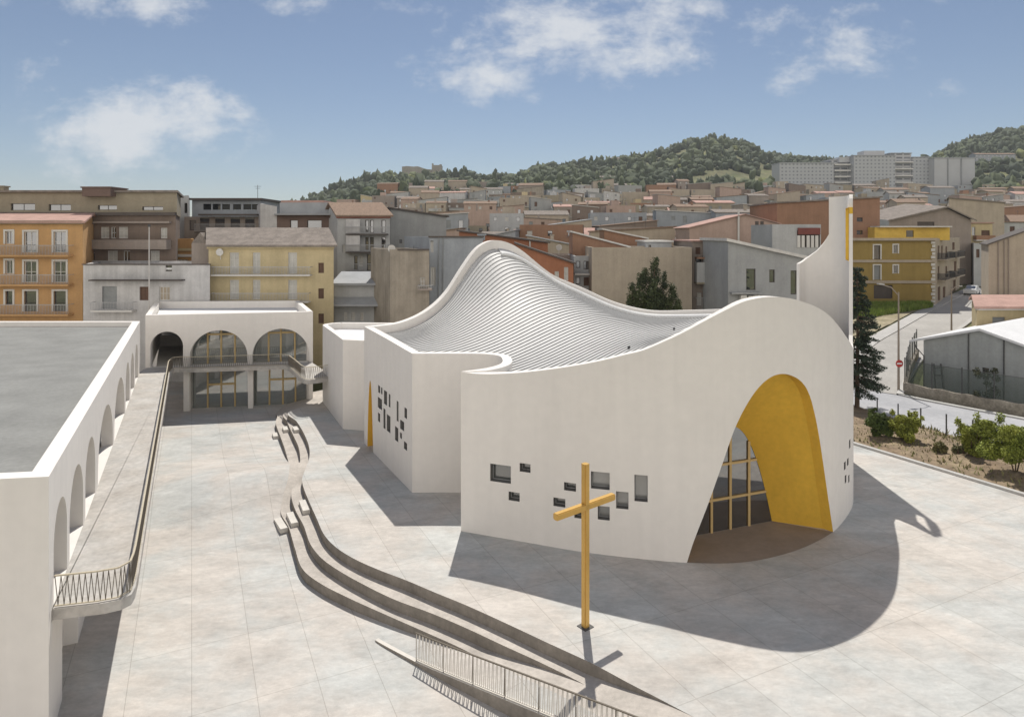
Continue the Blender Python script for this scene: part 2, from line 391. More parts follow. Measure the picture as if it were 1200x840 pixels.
def row_pts():
    A = []; B = []; C = []; W = []; L = []; Z = []; lk = sorted(LEFTP)
    A.append((-14.0, 64)); B.append((-17.5, 64.5)); C.append((-20.5, 65)); W.append((-21.5, 65.2)); L.append((-62, 88)); Z.append(('x', -1.35))
    A.append((-15.8, 57.5)); B.append((-18.2, 58)); C.append((-20.6, 58.3)); W.append((-21.6, 58.5)); L.append((-62, 75)); Z.append(('x', -1.35))
    for i, (a, b, c, zr) in enumerate(ROWS):
        pa, pb, pc = G(*a, 0), G(*b, max(-.45, zr)), G(*c, max(-.9, zr)); A.append(pa); B.append(pb); C.append(pc)
        if i in WALLP: W.append(WALLP[i])
        else:
            d = np.array(pc) - np.array(pa); d = d / np.linalg.norm(d); W.append(tuple(np.array(pc) + d * .5 + np.array((-.6, -.1))))
        L.append((float(np.interp(i, lk, [LEFTP[k][0] for k in lk])), float(np.interp(i, lk, [LEFTP[k][1] for k in lk])))); Z.append(('r', zr))
    return A, B, C, W, L, Z
ZW = {14: -1.35, 15: -1.33, 16: -1.28, 17: -1.14, 18: -1.01, 19: -.86, 20: -.72, 21: -.61, 22: -.53, 23: -.40, 24: -.28}
def zw_at(row): return float(np.interp(row, sorted(ZW), [ZW[k] for k in sorted(ZW)]))
def build_square():
    A, B, C, W, L, Z = row_pts(); per = 6
    sA, sB, sC, sW, sL = (smooth_path(q, per) for q in (A, B, C, W, L)); n = len(sA)
    zr = np.interp(np.arange(n) / per, np.arange(len(Z)), [z[1] for z in Z])
    for _ in range(4): zr[1:-1] = (zr[:-2] + zr[1:-1] * 2 + zr[2:]) / 4
    for i in range(n):
        if i / per - 2 < 14: zr[i] = hump(*sW[i][:2])
    up = MB(); st = MB(); step_v = np.clip(np.arange(n) / per - 1, 0, 1)        # riser heights grow from nothing behind the far end of the steps
    fr_r = [0, .06, .14, .25, .4, .6, .8, 1]; prev = None
    for i in range(n):
        a, b, c, w, l = (np.array(q[i][:2]) for q in (sA, sB, sC, sW, sL)); r = zr[i]; k = step_v[i]; row = i / per - 2
        yk = lerp(66, 10, i / (n - 1)); R_ = np.array((kerbX(yk), yk))
        zAb = lerp(0.0, max(-.45, r), k); zBt = lerp(-.65, max(-.45, r), k); zBb = lerp(-.65, max(-.9, r), k); zCt = lerp(-1.35, max(-.9, r), k); zCb = r
        zl = r if row < 14.6 else LOW
        left = [(*w, zl)]; D = np.linalg.norm(l - w)
        for d in (1.2, 2.6, 4.2, 6, 8, 11, 16, 24):
            if d < D - 1: q = w + (l - w) * d / D; left.append((*q, hump(*q) if row < 14.6 else LOW))
            else: left.append((*l, LOW - 0.0))
        left.append((*l, LOW))
        cur = dict(up=[(*(a + (R_ - a) * t), 0.0) for t in fr_r], ra=((*a, 0.0), (*a, zAb)), t1=((*a, zAb), (*b, zBt)), rb=((*b, zBt), (*b, zBb)), t2=((*b, zBb), (*c, zCt)),
                   rc=((*c, zCt), (*c, zCb)), rp=((*c, zCb), (*w, r if row < 13.9 else zw_at(row))), left=left)
        if prev:
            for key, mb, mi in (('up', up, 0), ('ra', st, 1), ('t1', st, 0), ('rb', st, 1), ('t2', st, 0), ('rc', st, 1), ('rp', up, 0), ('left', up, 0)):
                p, q = prev[key], cur[key]
                for j in range(len(p) - 1): mb.face([p[j], q[j], q[j + 1], p[j + 1]], mi)
        prev = cur
    o = up.build('plaza', PLAZA, smooth=20); tag(o, kind='structure')
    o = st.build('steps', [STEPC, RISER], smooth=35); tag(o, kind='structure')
    return sA, sB, sC, sW, zr, per
sA, sB, sC, sW, ZR, PER = build_square()
# half steps set against the risers
def half_step(px, py, z0, curve, label, l=1.5, d=0.38, h=0.225):
    x, y = G(px, py, z0 + h); P = np.array([q[:2] for q in curve]); i = int(np.argmin(np.linalg.norm(P - (x, y), axis=1))); i = min(max(i, 1), len(P) - 2)
    t = P[i + 1] - P[i - 1]; t /= np.linalg.norm(t); ang = math.atan2(t[1], t[0]); nn = np.array((-t[1], t[0])); nn = nn if nn[0] < 0 else -nn
    c = P[i] + nn * (d / 2 + .015)
    if z0 < -1.2: z0 = hump(*c)
    mb = MB(); mb.box((c[0], c[1], z0 + h / 2 - .01), (l, d, h + .02), ang)
    o = mb.build('step_block', PALECON, off=(c[0], c[1], z0)); o.location = (c[0], c[1], z0)
    tag(o, label, 'step', 'concrete half steps set against the terraced steps')
half_step(361, 592, -.45, sA, 'near concrete half step on the upper tread against the top riser'); half_step(347, 604, -.9, sB, 'near concrete half step on the middle tread, between two others'); half_step(334, 615, -1.35, sC, 'near concrete half step standing on the lower square at the foot of the steps')
half_step(346, 502, -.45, sA, 'far concrete half step on the upper tread, in the shadow', 1.0, .38); half_step(334, 501, -.9, sB, 'far concrete half step on the middle tread, lit by the sun', 1.0, .38); half_step(325, 509, -1.35, sC, 'far concrete half step on the lower square beside the tail of the steps', 1.0, .38)

# -------- ramp wall and its railing
def zr_at(i): return float(ZR[min(len(ZR) - 1, max(0, int(round(i))))])
def build_ramp():
    i0 = (14 + 2) * PER + 3; idx = list(range(i0, len(sW))); pts = [sW[i][:2] for i in idx]; p = Path(pts)
    zt = lambda s: float(np.interp(s, p.s, [zw_at(i / PER - 2) + .06 for i in idx]))
    mb = MB(); wall(mb, p, LOW - .3, zt, 0.16, side=1, step=.5, mtop=1)
    root = thing('ramp_wall', (*pts[0], LOW), 'low concrete wall rising beside the ramp in front of the terraced steps', 'wall')
    mb.build('wall', [RISER, PALECON], root, off=(*pts[0], LOW), smooth=30)  # dark riser concrete paints shade on the wall face; top left pale
    s0 = 2.2; base = p.at(s0); rt = thing('ramp_railing', (*base, zt(s0)), 'steel railing with slanting bars standing on the low ramp wall', 'railing')
    off = (*base, zt(s0)); ss = np.arange(s0, p.len, .5)
    def P3(s, dz): q = p.at(s); n = p.nrm(s); return (q[0] + n[0] * .08, q[1] + n[1] * .08, zt(s) + dz)
    top = MB(); bot = MB()
    for a, b in zip(ss[:-1], ss[1:]): top.bar(P3(a, 1.0), P3(b, 1.0), .05, .035); bot.bar(P3(a, .07), P3(b, .07), .06, .03)
    top.build('handrail', RAILD, rt, off); bot.build('bottom_rail', PALECON, rt, off)
    inf = MB(); s = s0 + .03; k = 0
    while s < ss[-1] - .1:
        inf.bar(P3(s, .08), P3(s + (.055 if k % 2 else -.0), .985), .026); s += .085; k += 1
    inf.build('railing_infill', PALECON, rt, off)
    for s in np.arange(s0 + .02, ss[-1], 1.35):
        m = MB(); m.bar(P3(s, 0), P3(s, .99), .035); m.build('post', RAILD, rt, off)
build_ramp()

# ================================================================== the church
CH = thing('church', (5, 40, 0), 'white curved church with sweeping ribbed roof and yellow arched entrance', 'church'); CO = (5, 40, 0)
K1, K2, K3 = (-10.1, 45.5), (-5.52, 36.8), (-2.46, 32.05)
cove = smooth_path([K2, (-3.2, 36.83), (-1.5, 36.7), (-.75, 36.2), (-.5, 35.1), (-.6, 33.9), (-1.25, 32.9), K3], 6)
TB = (19.2, 37.5)
front = smooth_path([K3, (.4, 30.98), (3.07, 29.98), (5.28, 29.4), (7.61, 28.97), (10.0, 28.98), (12.6, 29.95), (15.3, 31.85), (16.75, 33.45), (18.0, 35.15), TB], 10)
tower_pts = smooth_path([TB, (19.9, 38.87), (20.6, 40.24), (21.2, 41.45), (21.42, 42.2), (21.35, 42.95), (20.95, 43.6), (20.2, 43.9), (19.3, 43.95), (18.62, 43.55)], 10)
MAIN = Path([K1] + cove[:-1] + front, pre=(-8.3, 46.97), post=tower_pts[1])
SK3 = float(MAIN.s[len(cove)])
def prof(tab):
    q = smooth_path([(a, b) for a, b in tab], 5); return [a for a, b in q], [b for a, b in q]
TOPX, TOPY = prof([(540, 435.5), (560, 438), (600, 437.3), (650, 432), (700, 423.5), (735, 415), (752, 411), (775, 401.5), (800, 390), (825, 376.5), (850, 363.5), (870, 354), (885, 350), (900, 348), (915, 348.3),
                   (930, 350.5), (945, 355), (960, 361.5), (972, 370), (982, 381), (990, 392), (996, 401), (1001, 410)])
def main_top(s):
    if s <= SK3: return float(np.interp(s, [0, 4.9, 9.83, SK3], [7.97, 7.85, 7.68, 7.68]))
    x, y = MAIN.at(s); px = CX + F * x / y
    if s > SK3 + 20 and (px > 1000 or x > 18.4): return 8.1
    return ZP(float(np.interp(px, TOPX, TOPY)), y)
ARCH = [(805, 659), (812, 637), (830, 590), (846, 545), (862, 500), (874, 476), (885, 459), (895, 448), (906, 440.5), (918, 438), (930, 441), (940, 448), (948, 461), (955, 486), (960, 512), (965, 545), (970, 580), (974, 607), (976.3, 627)]
FS = [float(v) for v in MAIN.s if v >= SK3]
def fs(px):                                        # arc length on the front wall at photo column px
    sub = Path([MAIN.at(v) for v in FS]); return SK3 + sub.at_px(px)
AS = [fs(a) for a, b in ARCH]; AZ = [max(0, ZP(b, MAIN.at(s)[1])) for (a, b), s in zip(ARCH, AS)]; AZ[0] = AZ[-1] = 0.0
_q = smooth_path(list(zip(AS, AZ)), 6); AQS = [a for a, b in _q]; AQZ = [max(0, b) for a, b in _q]
DS = [MAIN.at_px(p) for p in (430.5, 437.2)]; DTOP = ZP(446, MAIN.at(sum(DS) / 2)[1])
def main_bot(s):
    if AS[0] < s < AS[-1]: return float(np.interp(s, AQS, AQZ))
    if DS[0] < s < DS[1]: u = (s - DS[0]) / (DS[1] - DS[0]) * 2 - 1; return DTOP * (1 - abs(u) ** 2.2)
    return 0.0
holes = []
def px_hole(x0, x1, y0, y1, f):
    s0, s1 = sorted((f(x0), f(x1))); Y = MAIN.at((s0 + s1) / 2)[1]; return (s0, s1, ZP(y1, Y), ZP(y0, Y))
FWIN = [(574.5, 598.7, 544.5, 565), (609, 621.7, 543, 553), (596, 609, 576.5, 586.7), (661, 675, 565.5, 575), (648.5, 662.5, 583.5, 593.5), (692.5, 714.5, 553, 573), (673, 690, 600, 607.5), (700.5, 714.5, 593, 609), (722, 736.5, 576, 596), (743.5, 759, 556.5, 587.5)]
LWIN = [(443.2, 445.5, 451.7, 460.2), (446.6, 448.2, 454, 461.7), (442.8, 447.6, 466.4, 478.8), (443, 445.5, 484, 494), (450, 453.6, 457.9, 474), (455.6, 457.5, 461.7, 477), (449.4, 451.7, 478.8, 502), (453.3, 457.5, 486.5, 505.9), (464.9, 467, 470, 493.5),
        (474, 477, 478, 490), (469, 473.6, 493, 503.5), (463, 466.7, 500.4, 516.7), (468.8, 471, 506.9, 513.6), (473.4, 477, 518, 526.7)]
RWIN = [(995, 996.6, 515, 525), (992.6, 994.4, 537, 545), (989, 991, 541, 550), (990, 991.8, 556.5, 565.5), (994, 995.4, 556.5, 565)]
hf = [px_hole(*w, fs) for w in FWIN]; hl = [px_hole(*w, MAIN.at_px) for w in LWIN]; hr = [px_hole(*w, fs) for w in RWIN]
def build_church_walls():
    mb = MB(); ex = [AS[0] + (AS[-1] - AS[0]) * (1 - math.cos(math.pi * k / 60)) / 2 for k in range(61)] + [DS[0] + (DS[1] - DS[0]) * k / 16 for k in range(17)]
    wall(mb, MAIN, main_bot, main_top, lambda s: min(.5, .04 + .42 * abs(s - SK3)), holes=hf + hl + hr, extra=ex, mrev=1, mh=2, step=.35)
    mb.build('wall', [PLASTER, YELLOW, REVEAL], CH, CO, smooth=25)
    for i, h in enumerate(hf + hl + hr): pane(MAIN, h[0], h[1], h[2], h[3], .34, 1, CH, (GREYJ, PANEL if i in (5, 7, 8, 9) else PANE), CO, .035)
    # bell tower: the right-hand wall sweeps up and curls back on itself
    tp = Path(tower_pts, pre=front[-2]); sub = tp
    def s_near(x, y): d = np.linalg.norm(tp.p - (x, y), axis=1); return float(tp.s[int(np.argmin(d))])
    s972 = s_near(20.95 * 1, 43.62)
    for k, (x, y) in enumerate(tp.p):
        if tp.s[k] > s_near(21.25, 42.4) and CX + F * x / y <= 972: s972 = float(tp.s[k]); break
    sE = tp.len
    def ttop(s):
        if s < s972: return float(np.interp(s, [0, .6, 1.3, 2.1, 2.8, 3.3, 3.6, sE], [8.1, 8.5, 9.9, 12.4, 15.2, 16.4, 16.7, 16.7]))
        return float(np.interp(s, [s972, lerp(s972, sE, .13), lerp(s972, sE, .32), lerp(s972, sE, .55), lerp(s972, sE, .78), sE], [14.3, 13.75, 13.2, 12.8, 12.5, 12.35]))
    hs = s_near(20.5, 40.05); hb = (hs, hs + 2.45, 12.65, 15.9)
    mb = MB(); wall(mb, tp, 0, ttop, .2, holes=[hb], extra=[s972 - .003, s972 + .003], mrev=0, mh=1, step=.15)
    mb.build('bell_tower', [PLASTER, YELLOW], CH, CO, smooth=25)
    # back wall
    bp = smooth_path([(18.9, 44.6, 9.6), (16.8, 47, 9.1), (13, 50, 8.58), (10.5, 51.3, 8.45), (8, 52, 9.0), (5.5, 52.4, 10.09), (3, 52.5, 11.2), (.5, 52, 13.12), (-.5, 51.7, 13.62), (-1.5, 51.3, 13.8), (-2.3, 50.9, 13.6), (-3.0, 50.5, 13.07), (-3.9, 49.95, 11.8), (-5, 49.3, 10.07), (-6.3, 48.4, 8.84), (-8, 47.2, 8.1), (*K1, 7.97)], 6)
    B = Path(bp, post=K2); zt = lambda s: float(np.interp(s, B.s, [p[2] for p in bp]))
    mb = MB(); wall(mb, B, 0, zt, lambda s: lerp(.3, .55, sstep(4, -1.5, -0.0 + (lambda q: q[0])(B.at(s)))), step=.4); mb.build('back_wall', PLASTER, CH, CO, smooth=25)
    return bp
BACK = build_church_walls()
def tps_fit(P, z):
    P = np.array(P); n = len(P); d = np.linalg.norm(P[:, None] - P[None], axis=2); K = np.where(d > 0, d * d * np.log(np.maximum(d, 1e-9)), 0) + np.eye(n) * 0.02
    A = np.zeros((n + 3, n + 3)); A[:n, :n] = K; A[:n, n] = 1; A[:n, n + 1:] = P; A[n, :n] = 1; A[n + 1:, :n] = P.T
    w = np.linalg.solve(A, np.concatenate([z, np.zeros(3)]))
    def f(q):
        q = np.atleast_2d(q); dd = np.linalg.norm(q[:, None] - P[None], axis=2)
        return np.where(dd > 0, dd * dd * np.log(np.maximum(dd, 1e-9)), 0) @ w[:n] + w[n] + q @ w[n + 1:]
    return f
def inside(poly, q):
    x, y = q[:, 0], q[:, 1]; c = np.zeros(len(q), bool); n = len(poly); j = n - 1
    for i in range(n):
        xi, yi = poly[i]; xj, yj = poly[j]; m = ((yi > y) != (yj > y)) & (x < (xj - xi) * (y - yi) / ((yj - yi) or 1e-12) + xi); c ^= m; j = i
    return c
def build_church_roof(theta=R(37)):
    ss = np.linspace(0.3, MAIN.len - .2, 90); P = []; z = []; poly = []
    for s in ss:
        p = MAIN.at(s); n = MAIN.nrm(s); q = (p[0] + n[0] * .28, p[1] + n[1] * .28); poly.append(q); P.append(q); z.append(main_top(s) - (.34 if s < SK3 else .42))
    tail = [(19.4, 40.0, 8.6), (18.6, 43.0, 8.9)]; bk = BACK[::2]
    for x, y, zz in tail: poly.append((x, y)); P.append((x, y)); z.append(zz)
    B = Path(BACK)
    for s in np.linspace(.5, B.len - .3, 70):
        p = B.at(s); n = B.nrm(s); q = (p[0] + n[0] * .3, p[1] + n[1] * .3); zz = float(np.interp(s, B.s, [b[2] for b in BACK])); poly.append(q); P.append(q); z.append(zz - lerp(.62, .42, sstep(-1.5, 5, p[0])))
    f = tps_fit(P, np.array(z)); poly = np.array(poly)
    piv = np.array((30.0, 72.0)); rel = poly - piv; ang = np.arctan2(-rel[:, 0], -rel[:, 1]); rad = np.linalg.norm(rel, axis=1)
    us = np.arange(rad.min() - .5, rad.max() + .5, .25); sp = .345; vs = []; hh = []; v = ang.min() * 40 - .3
    while v < ang.max() * 40 + .3:
        for dv, h in ((0, 0), (sp - .09, 0), (sp - .084, .06), (sp - .012, .06)): vs.append((v + dv) / 40); hh.append(h)
        v += sp
    vs = np.array(vs); hh = np.array(hh); UU, VV = np.meshgrid(us, vs, indexing='ij'); Q = piv - UU[..., None] * np.stack([np.sin(VV), np.cos(VV)], -1)
    q = Q.reshape(-1, 2); zz = f(q) + np.tile(hh, len(us)); ins = inside(poly, q).reshape(UU.shape)
    nv = len(vs); idx = np.arange(len(q)).reshape(UU.shape)
    ok = ins[:-1, :-1] | ins[1:, :-1] | ins[:-1, 1:] | ins[1:, 1:]; ok = ins[:-1, :-1] & ins[1:, 1:]
    fc = np.stack([idx[:-1, :-1], idx[1:, :-1], idx[1:, 1:], idx[:-1, 1:]], -1)[ok]
    me = bpy.data.meshes.new('roof'); me.from_pydata([(a - CO[0], b - CO[1], c - CO[2]) for (a, b), c in zip(q, zz)], [], fc.tolist()); me.update()
    me.materials.append(ROOFMET); me.materials.append(RIBSHADE); me.polygons.foreach_set('material_index', np.broadcast_to(np.isin(np.arange(nv - 1) % 4, (1, 3)).astype(np.int32), ok.shape)[ok])
    bm = bmesh.new(); bm.from_mesh(me); bmesh.ops.delete(bm, geom=[v for v in bm.verts if not v.link_faces], context='VERTS'); bmesh.ops.recalc_face_normals(bm, faces=bm.faces)
    if sum(f_.normal.z for f_ in bm.faces) < 0: bmesh.ops.reverse_faces(bm, faces=bm.faces)
    bm.to_mesh(me); bm.free()
    o = bpy.data.objects.new('roof', me); COL.objects.link(o); o.parent = CH
    # flashing along the back edge
    fl = MB(); pts = []
    for s in np.linspace(1.5, B.len, 120):
        p = B.at(s); n = B.nrm(s); dd = 1.45; a = (p[0] + n[0] * dd, p[1] + n[1] * dd)
        if a[0] < -1.0: break
        pts.append((*a, float(f(np.array(a))[0]) + .13))
    fl.tube(pts, .15, 8); fl.build('roof_flashing', FLASHW, CH, CO, smooth=60)
    gut = MB()
    for a, b in zip(np.linspace(1.2, B.len, 120)[:-1], np.linspace(1.2, B.len, 120)[1:]):
        quad = []
        for s, dd in ((a, .5), (b, .5), (b, 1.42), (a, 1.42)):
            p = B.at(s); n = B.nrm(s); x = (p[0] + n[0] * dd, p[1] + n[1] * dd); quad.append((*x, float(f(np.array(x))[0]) + .11))
        if min(c[0] for c in quad) < -1.3: break
        gut.face(quad)
    gut.build('gutter', FLASH, CH, CO, smooth=40)
    for px, py in ((415, 413), (497, 370), (535, 354), (463, 384), (640, 315), (690, 341), (612, 301), (790, 387), (737, 409), (590, 407), (619, 425)):
        zc = 9.0
        for _ in range(25): x = G(px, py, min(zc, 13.6)); zc = float(f(np.array(x))[0]) if inside(poly, np.array([x]))[0] else zc
        if inside(poly, np.array([x]))[0]:
            m = MB(); m.tube([(x[0], x[1], zc), (x[0], x[1], zc + .16)], .07, 8); m.build('roof_vent', DARKMET, CH, CO)
    return f
ROOFZ = build_church_roof()
def build_entrance():
    # yellow vault narrowing from the outer arch to the glazed inner arch
    gl = lambda X: (X, 31.5 + .38 * (X - 8.56)); cx, hw, hh = 10.65, 2.3, 4.95
    N = 60; outer = []; inner = []
    for k in range(N + 1):
        u = -math.cos(math.pi * k / N); s = AS[0] + (AS[-1] - AS[0]) * (u + 1) / 2; p = MAIN.at(s); n = MAIN.nrm(s)
        outer.append((p[0] + n[0] * .49, p[1] + n[1] * .49, main_bot(s) if 0 < k < N else 0)); X = cx + hw * u; x, y = gl(X); inner.append((x, y, hh * (1 - abs(u) ** 2.1)))
    mb = MB(); M = 10
    for k in range(N):
        for j in range(M):
            P = lambda a, t: tuple(lerp(outer[a][i], inner[a][i], t) for i in range(3))
            mb.face([P(k, j / M), P(k + 1, j / M), P(k + 1, (j + 1) / M), P(k, (j + 1) / M)])
    mb.build('entrance_vault', YELLOW, CH, CO, smooth=40)
    fl = MB(); o2 = [MAIN.at(AS[0] + (AS[-1] - AS[0]) * k / 30) for k in range(31)]; i2 = [gl(cx + hw * (1 - 2 * k / 30)) for k in range(31)]
    fl.face([(x, y, .006) for x, y in o2] + [(x, y, .006) for x, y in i2], share=False); fl.build('entrance_floor', BROWNFLOOR, CH, CO)
    g = MB(); ring = [(x, y + .02, z) for x, y, z in inner]; g.face(ring, share=False); g.face([(x, y + .05, z) for x, y, z in inner][::-1], share=False)
    gz = g.build('entrance_glazing', GLASS, CH, CO, normals=False)
    zi = lambda X: hh * (1 - abs((X - cx) / hw) ** 2.1)
    for px in (833.7, 855.7, 877.5):
        k = (px - CX) / F; X = k * 28.247 / (1 - .38 * k); m = MB(); x, y = gl(X); m.bar((x, y - .03, 0), (x, y - .03, zi(X)), .11, .09); m.build('mullion', FRAMEY, gz, CO)
    for z in (1.55, 3.2):
        w = hw * (1 - z / hh) ** (1 / 2.1); a, b = gl(cx - w), gl(cx + w); m = MB(); m.bar((a[0], a[1] - .035, z), (b[0], b[1] - .035, z), .08, .10); m.build('transom', FRAMEY, gz, CO)
    # pointed side door
    d = MB(); ring = []
    for k in range(21):
        u = k / 10 - 1; s = DS[0] + (DS[1] - DS[0]) * k / 20; p = MAIN.at(s); n = MAIN.nrm(s + .0013); l = math.hypot(*n); ring.append((p[0] + n[0] / l * .42, p[1] + n[1] / l * .42, max(0, DTOP * (1 - abs(u) ** 2.2))))
    d.face(ring, share=False); d.build('side_door', YELLOW, CH, CO)
build_entrance()
def build_chapel():
    cp = [(-15.0, 58.4), (-15.7, 58.0), (-16.15, 57.3), (-16.1, 56.6), (-12.4, 48.8), (-8.3, 47.75)]; P = Path(cp)
    sh = []
    for x0, x1, y0, y1 in ((382, 383.4, 405.5, 418), (385.6, 388.2, 407, 428), (396, 397.8, 424, 435.5), (396, 397.8, 466.5, 475.5), (394.3, 395.5, 464, 472)):
        a, b = sorted((P.at_px(x0), P.at_px(x1))); Y = P.at((a + b) / 2)[1]; sh.append((a, b, ZP(y1, Y), ZP(y0, Y)))
    mb = MB(); wall(mb, P, -.6, 6.54, .4, holes=sh, mh=0); mb.build('chapel_wall', PLASTER, CH, CO, smooth=30)
    for h in sh: pane(P, *h, .25, 1, CH, (GREYJ, GLASS), CO, .03)
    mb = MB(); B = Path([(-7.6, 57.9), (-15.0, 58.4)], post=(-15.7, 58.0)); wall(mb, B, -.6, 6.54, .4); mb.build('chapel_back_wall', PLASTER, CH, CO)
    mb = MB(); mb.prism([(-12.2, 48.95), (-8.4, 48.0), (-7.8, 57.7), (-14.9, 58.1), (-15.8, 57.0), (-15.8, 56.5)], 5.8, 6.0); mb.build('chapel_roof', WHITEROOF, CH, CO)
build_chapel()

# ================================================================== the gilded cross
def build_cross():
    bx, by = G(686, 734); root = thing('standing_cross', (bx, by, 0), 'tall slim golden cross standing on the square before the church', 'cross'); off = (bx, by, 0)
    ang = math.atan2(1.84, 2.3); zt = ZP(543, by); w = .235; g = .03
    def ring(h):                # square section with a groove run into each edge
        return [(-h, -h + g), (-h + g, -h + g), (-h + g, -h), (h - g, -h), (h - g, -h + g), (h, -h + g), (h, h - g), (h - g, h - g), (h - g, h), (-h + g, h), (-h + g, h - g), (-h, h - g)]
    ca, sa = math.cos(ang), math.sin(ang)
    mb = MB(); mb.prism([(bx + x * ca - y * sa, by + x * sa + y * ca) for x, y in ring(w / 2)], 0, zt); p = mb.build('post', GOLD, root, off)
    L = 1.47; zc = ZP(593, by) ; mb = MB(); R_ = ring(w / 2); vs = []
    for t in (-L, L):
        for u, v in R_: X, Y = t, u; vs.append((bx + X * ca - Y * sa, by + X * sa + Y * ca, zc + v))
    n = len(R_); mb.v = vs; mb.f = [list(range(n))[::-1], list(range(n, 2 * n))] + [[i, (i + 1) % n, n + (i + 1) % n, n + i] for i in range(n)]; mb.m = [0] * len(mb.f)
    mb.build('crossbar', GOLD, root, off)
    mb = MB(); mb.box((bx, by, .012), (.44, .44, .024), ang); mb.build('base_plate', DARKMET, root, off)
build_cross()

# ================================================================== terrace, arcade wing and pavilion
ZT = 2.6
WX = lambda Y: -4.34 - .482 * Y
TXe = lambda Y: -1.82 - .482 * Y
def build_arcade():
    c0 = (WX(20.28), 20.28); c1 = (WX(56.35), 56.35)
    root = thing('arcade_wing', (c0[0] - 8, 35, LOW), 'long white wing with a flat grey roof and an arcade of round arches', 'building'); off = (c0[0] - 8, 35, LOW)
    pts = [(c0[0] - 30, 20.28 - 4.2), c0, c1, (c1[0] - 26, 56.3)]; P = Path(pts); s0 = P.s[1]
    sy = lambda Y: s0 + (Y - 20.28) * math.hypot(1, .482)
    arches = [(21.0, 23.25), (23.75, 26.75), (27.3, 30.1), (31.0, 36.9), (37.6, 43.4), (44.1, 46.9), (47.7, 50.6), (51.5, 54.3)]
    A = [(sy(a), sy(b)) for a, b in arches]
    def zb(s):
        for a, b in A:
            if a < s < b:
                r = (b - a) / 2; u = (s - (a + b) / 2) / r; h = min(r, 2.55); return ZT + 2.9 - h + h * math.sqrt(max(0, 1 - u * u))
        return ZT
    ex = []
    for a, b in A: ex += [(a + b) / 2 - (b - a) / 2 * math.cos(math.pi * k / 28) for k in range(29)]
    mb = MB(); wall(mb, P, zb, 6.91, .55, extra=ex); mb.build('arcade_wall', PLASTER, root, off, smooth=30)
    low = [(sy(a + .9 if i == 0 else a), sy(b), LOW - .15, ZT - .5) for i, (a, b) in enumerate([(21.4, 25.4)] + arches[2:])]
    low[0] = (sy(22.4), sy(25.5), LOW - .15, ZT - .5)
    nich = MB()
    for a, b, z0, z1 in low:
        pa, pb = P.at(a - .05), P.at(b + .05); nn = P.nrm((a + b) / 2); q = [(p[0] + nn[0] * dd, p[1] + nn[1] * dd) for p, dd in ((pa, .48), (pb, .48), (pb, .53), (pa, .53))]; nich = MB(); nich.prism(q, LOW - .1, z1 + .1); nich.build('filler_panel', PLASTER, root, off)  # panels added to catch ambient light so the openings read grey
    mb = MB(); wall(mb, P, LOW - .2, ZT, .55, holes=low); mb.build('lower_wall', PLASTER, root, off, smooth=30)
    I = Path([(p[0] - 2.6, p[1]) for p in (c0, c1)])
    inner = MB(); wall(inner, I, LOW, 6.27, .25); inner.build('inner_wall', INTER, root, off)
    for i, (a, b) in enumerate(arches):
        for zz0, zz1 in ((ZT + .05, ZT + 2.4),):
            sa, sb = (a - 20.28) * 1.11 + .15, (b - 20.28) * 1.11 - .15
            n = MB(); pa, pb = I.at(sa), I.at(sb); e = .03
            n.face([(pa[0] + e, pa[1], zz0), (pb[0] + e, pb[1], zz0), (pb[0] + e, pb[1], zz1), (pa[0] + e, pa[1], zz1)]); n.build('window', GLASS, root, off)
    fl = MB(); fl.prism([(c0[0] - .54, c0[1] + .2), (c1[0] - .54, c1[1]), (c1[0] - 2.7, c1[1]), (c0[0] - 2.7, c0[1] + .2)], ZT - .3, ZT - .01); fl.build('gallery_floor', PALECON, root, off)
    rf = MB(); rf.prism([(c0[0] - 29.5, c0[1] - 3.6), (c0[0] - .5, c0[1] + .45), (c1[0] - .5, c1[1] - .4), (c1[0] - 25, c1[1] - .4)], 6.3, 6.5); rf.build('roof', ROOFCON, root, off)
build_arcade()
PF = lambda X: 60.7 + .19 * (X + 18.4)           # facade line of the pavilion
def terrace_outline():
    o = [G(px, py, ZT) for px, py in ((60.5, 713.5), (92, 710), (122, 706.5), (142, 702), (154, 696), (158.5, 688))]
    Y = 23.0
    while Y < 57.2: o.append((TXe(Y), Y)); Y += 1.5
    o += [(-29.35, 57.75), (-29.0, 57.95)]
    for X in (-27.5, -25, -22.5, -20.6): o.append((X, PF(X) - 1.15))
    o += [(-19.9, 58.9), (-18.6, 56.7), (-17.3, 54.3), (-16.7, 53.45), (-16.2, 53.3), (-15.6, 53.7), (-14.98, 54.3)]
    return o
def railing(root, pts, z, off, h=1.0, dx=.085, mt=RAILM, mi=RAILM, inset=.08):
    P = Path(pts); ss = list(np.arange(.05, P.len, .6)) + [P.len - .02]
    def Q(s, dz): q = P.at(s); n = P.nrm(s + .0017); l = math.hypot(*n); return (q[0] + n[0] / l * inset, q[1] + n[1] / l * inset, z + dz)
    t = MB(); b = MB()
    for a, c in zip(ss[:-1], ss[1:]): t.bar(Q(a, h), Q(c, h), .06, .04); b.bar(Q(a, .06), Q(c, .06), .05, .03)
    t.build('handrail', mt, root, off); b.build('bottom_rail', mt, root, off)
    f = MB(); s = .06; k = 0
    while s < P.len - dx - .02:
        f.bar(Q(s, .07 if k % 2 else h - .02), Q(s + dx, h - .02 if k % 2 else .07), .017); s += dx; k += 1
    f.build('railing_infill', mi, root, off)
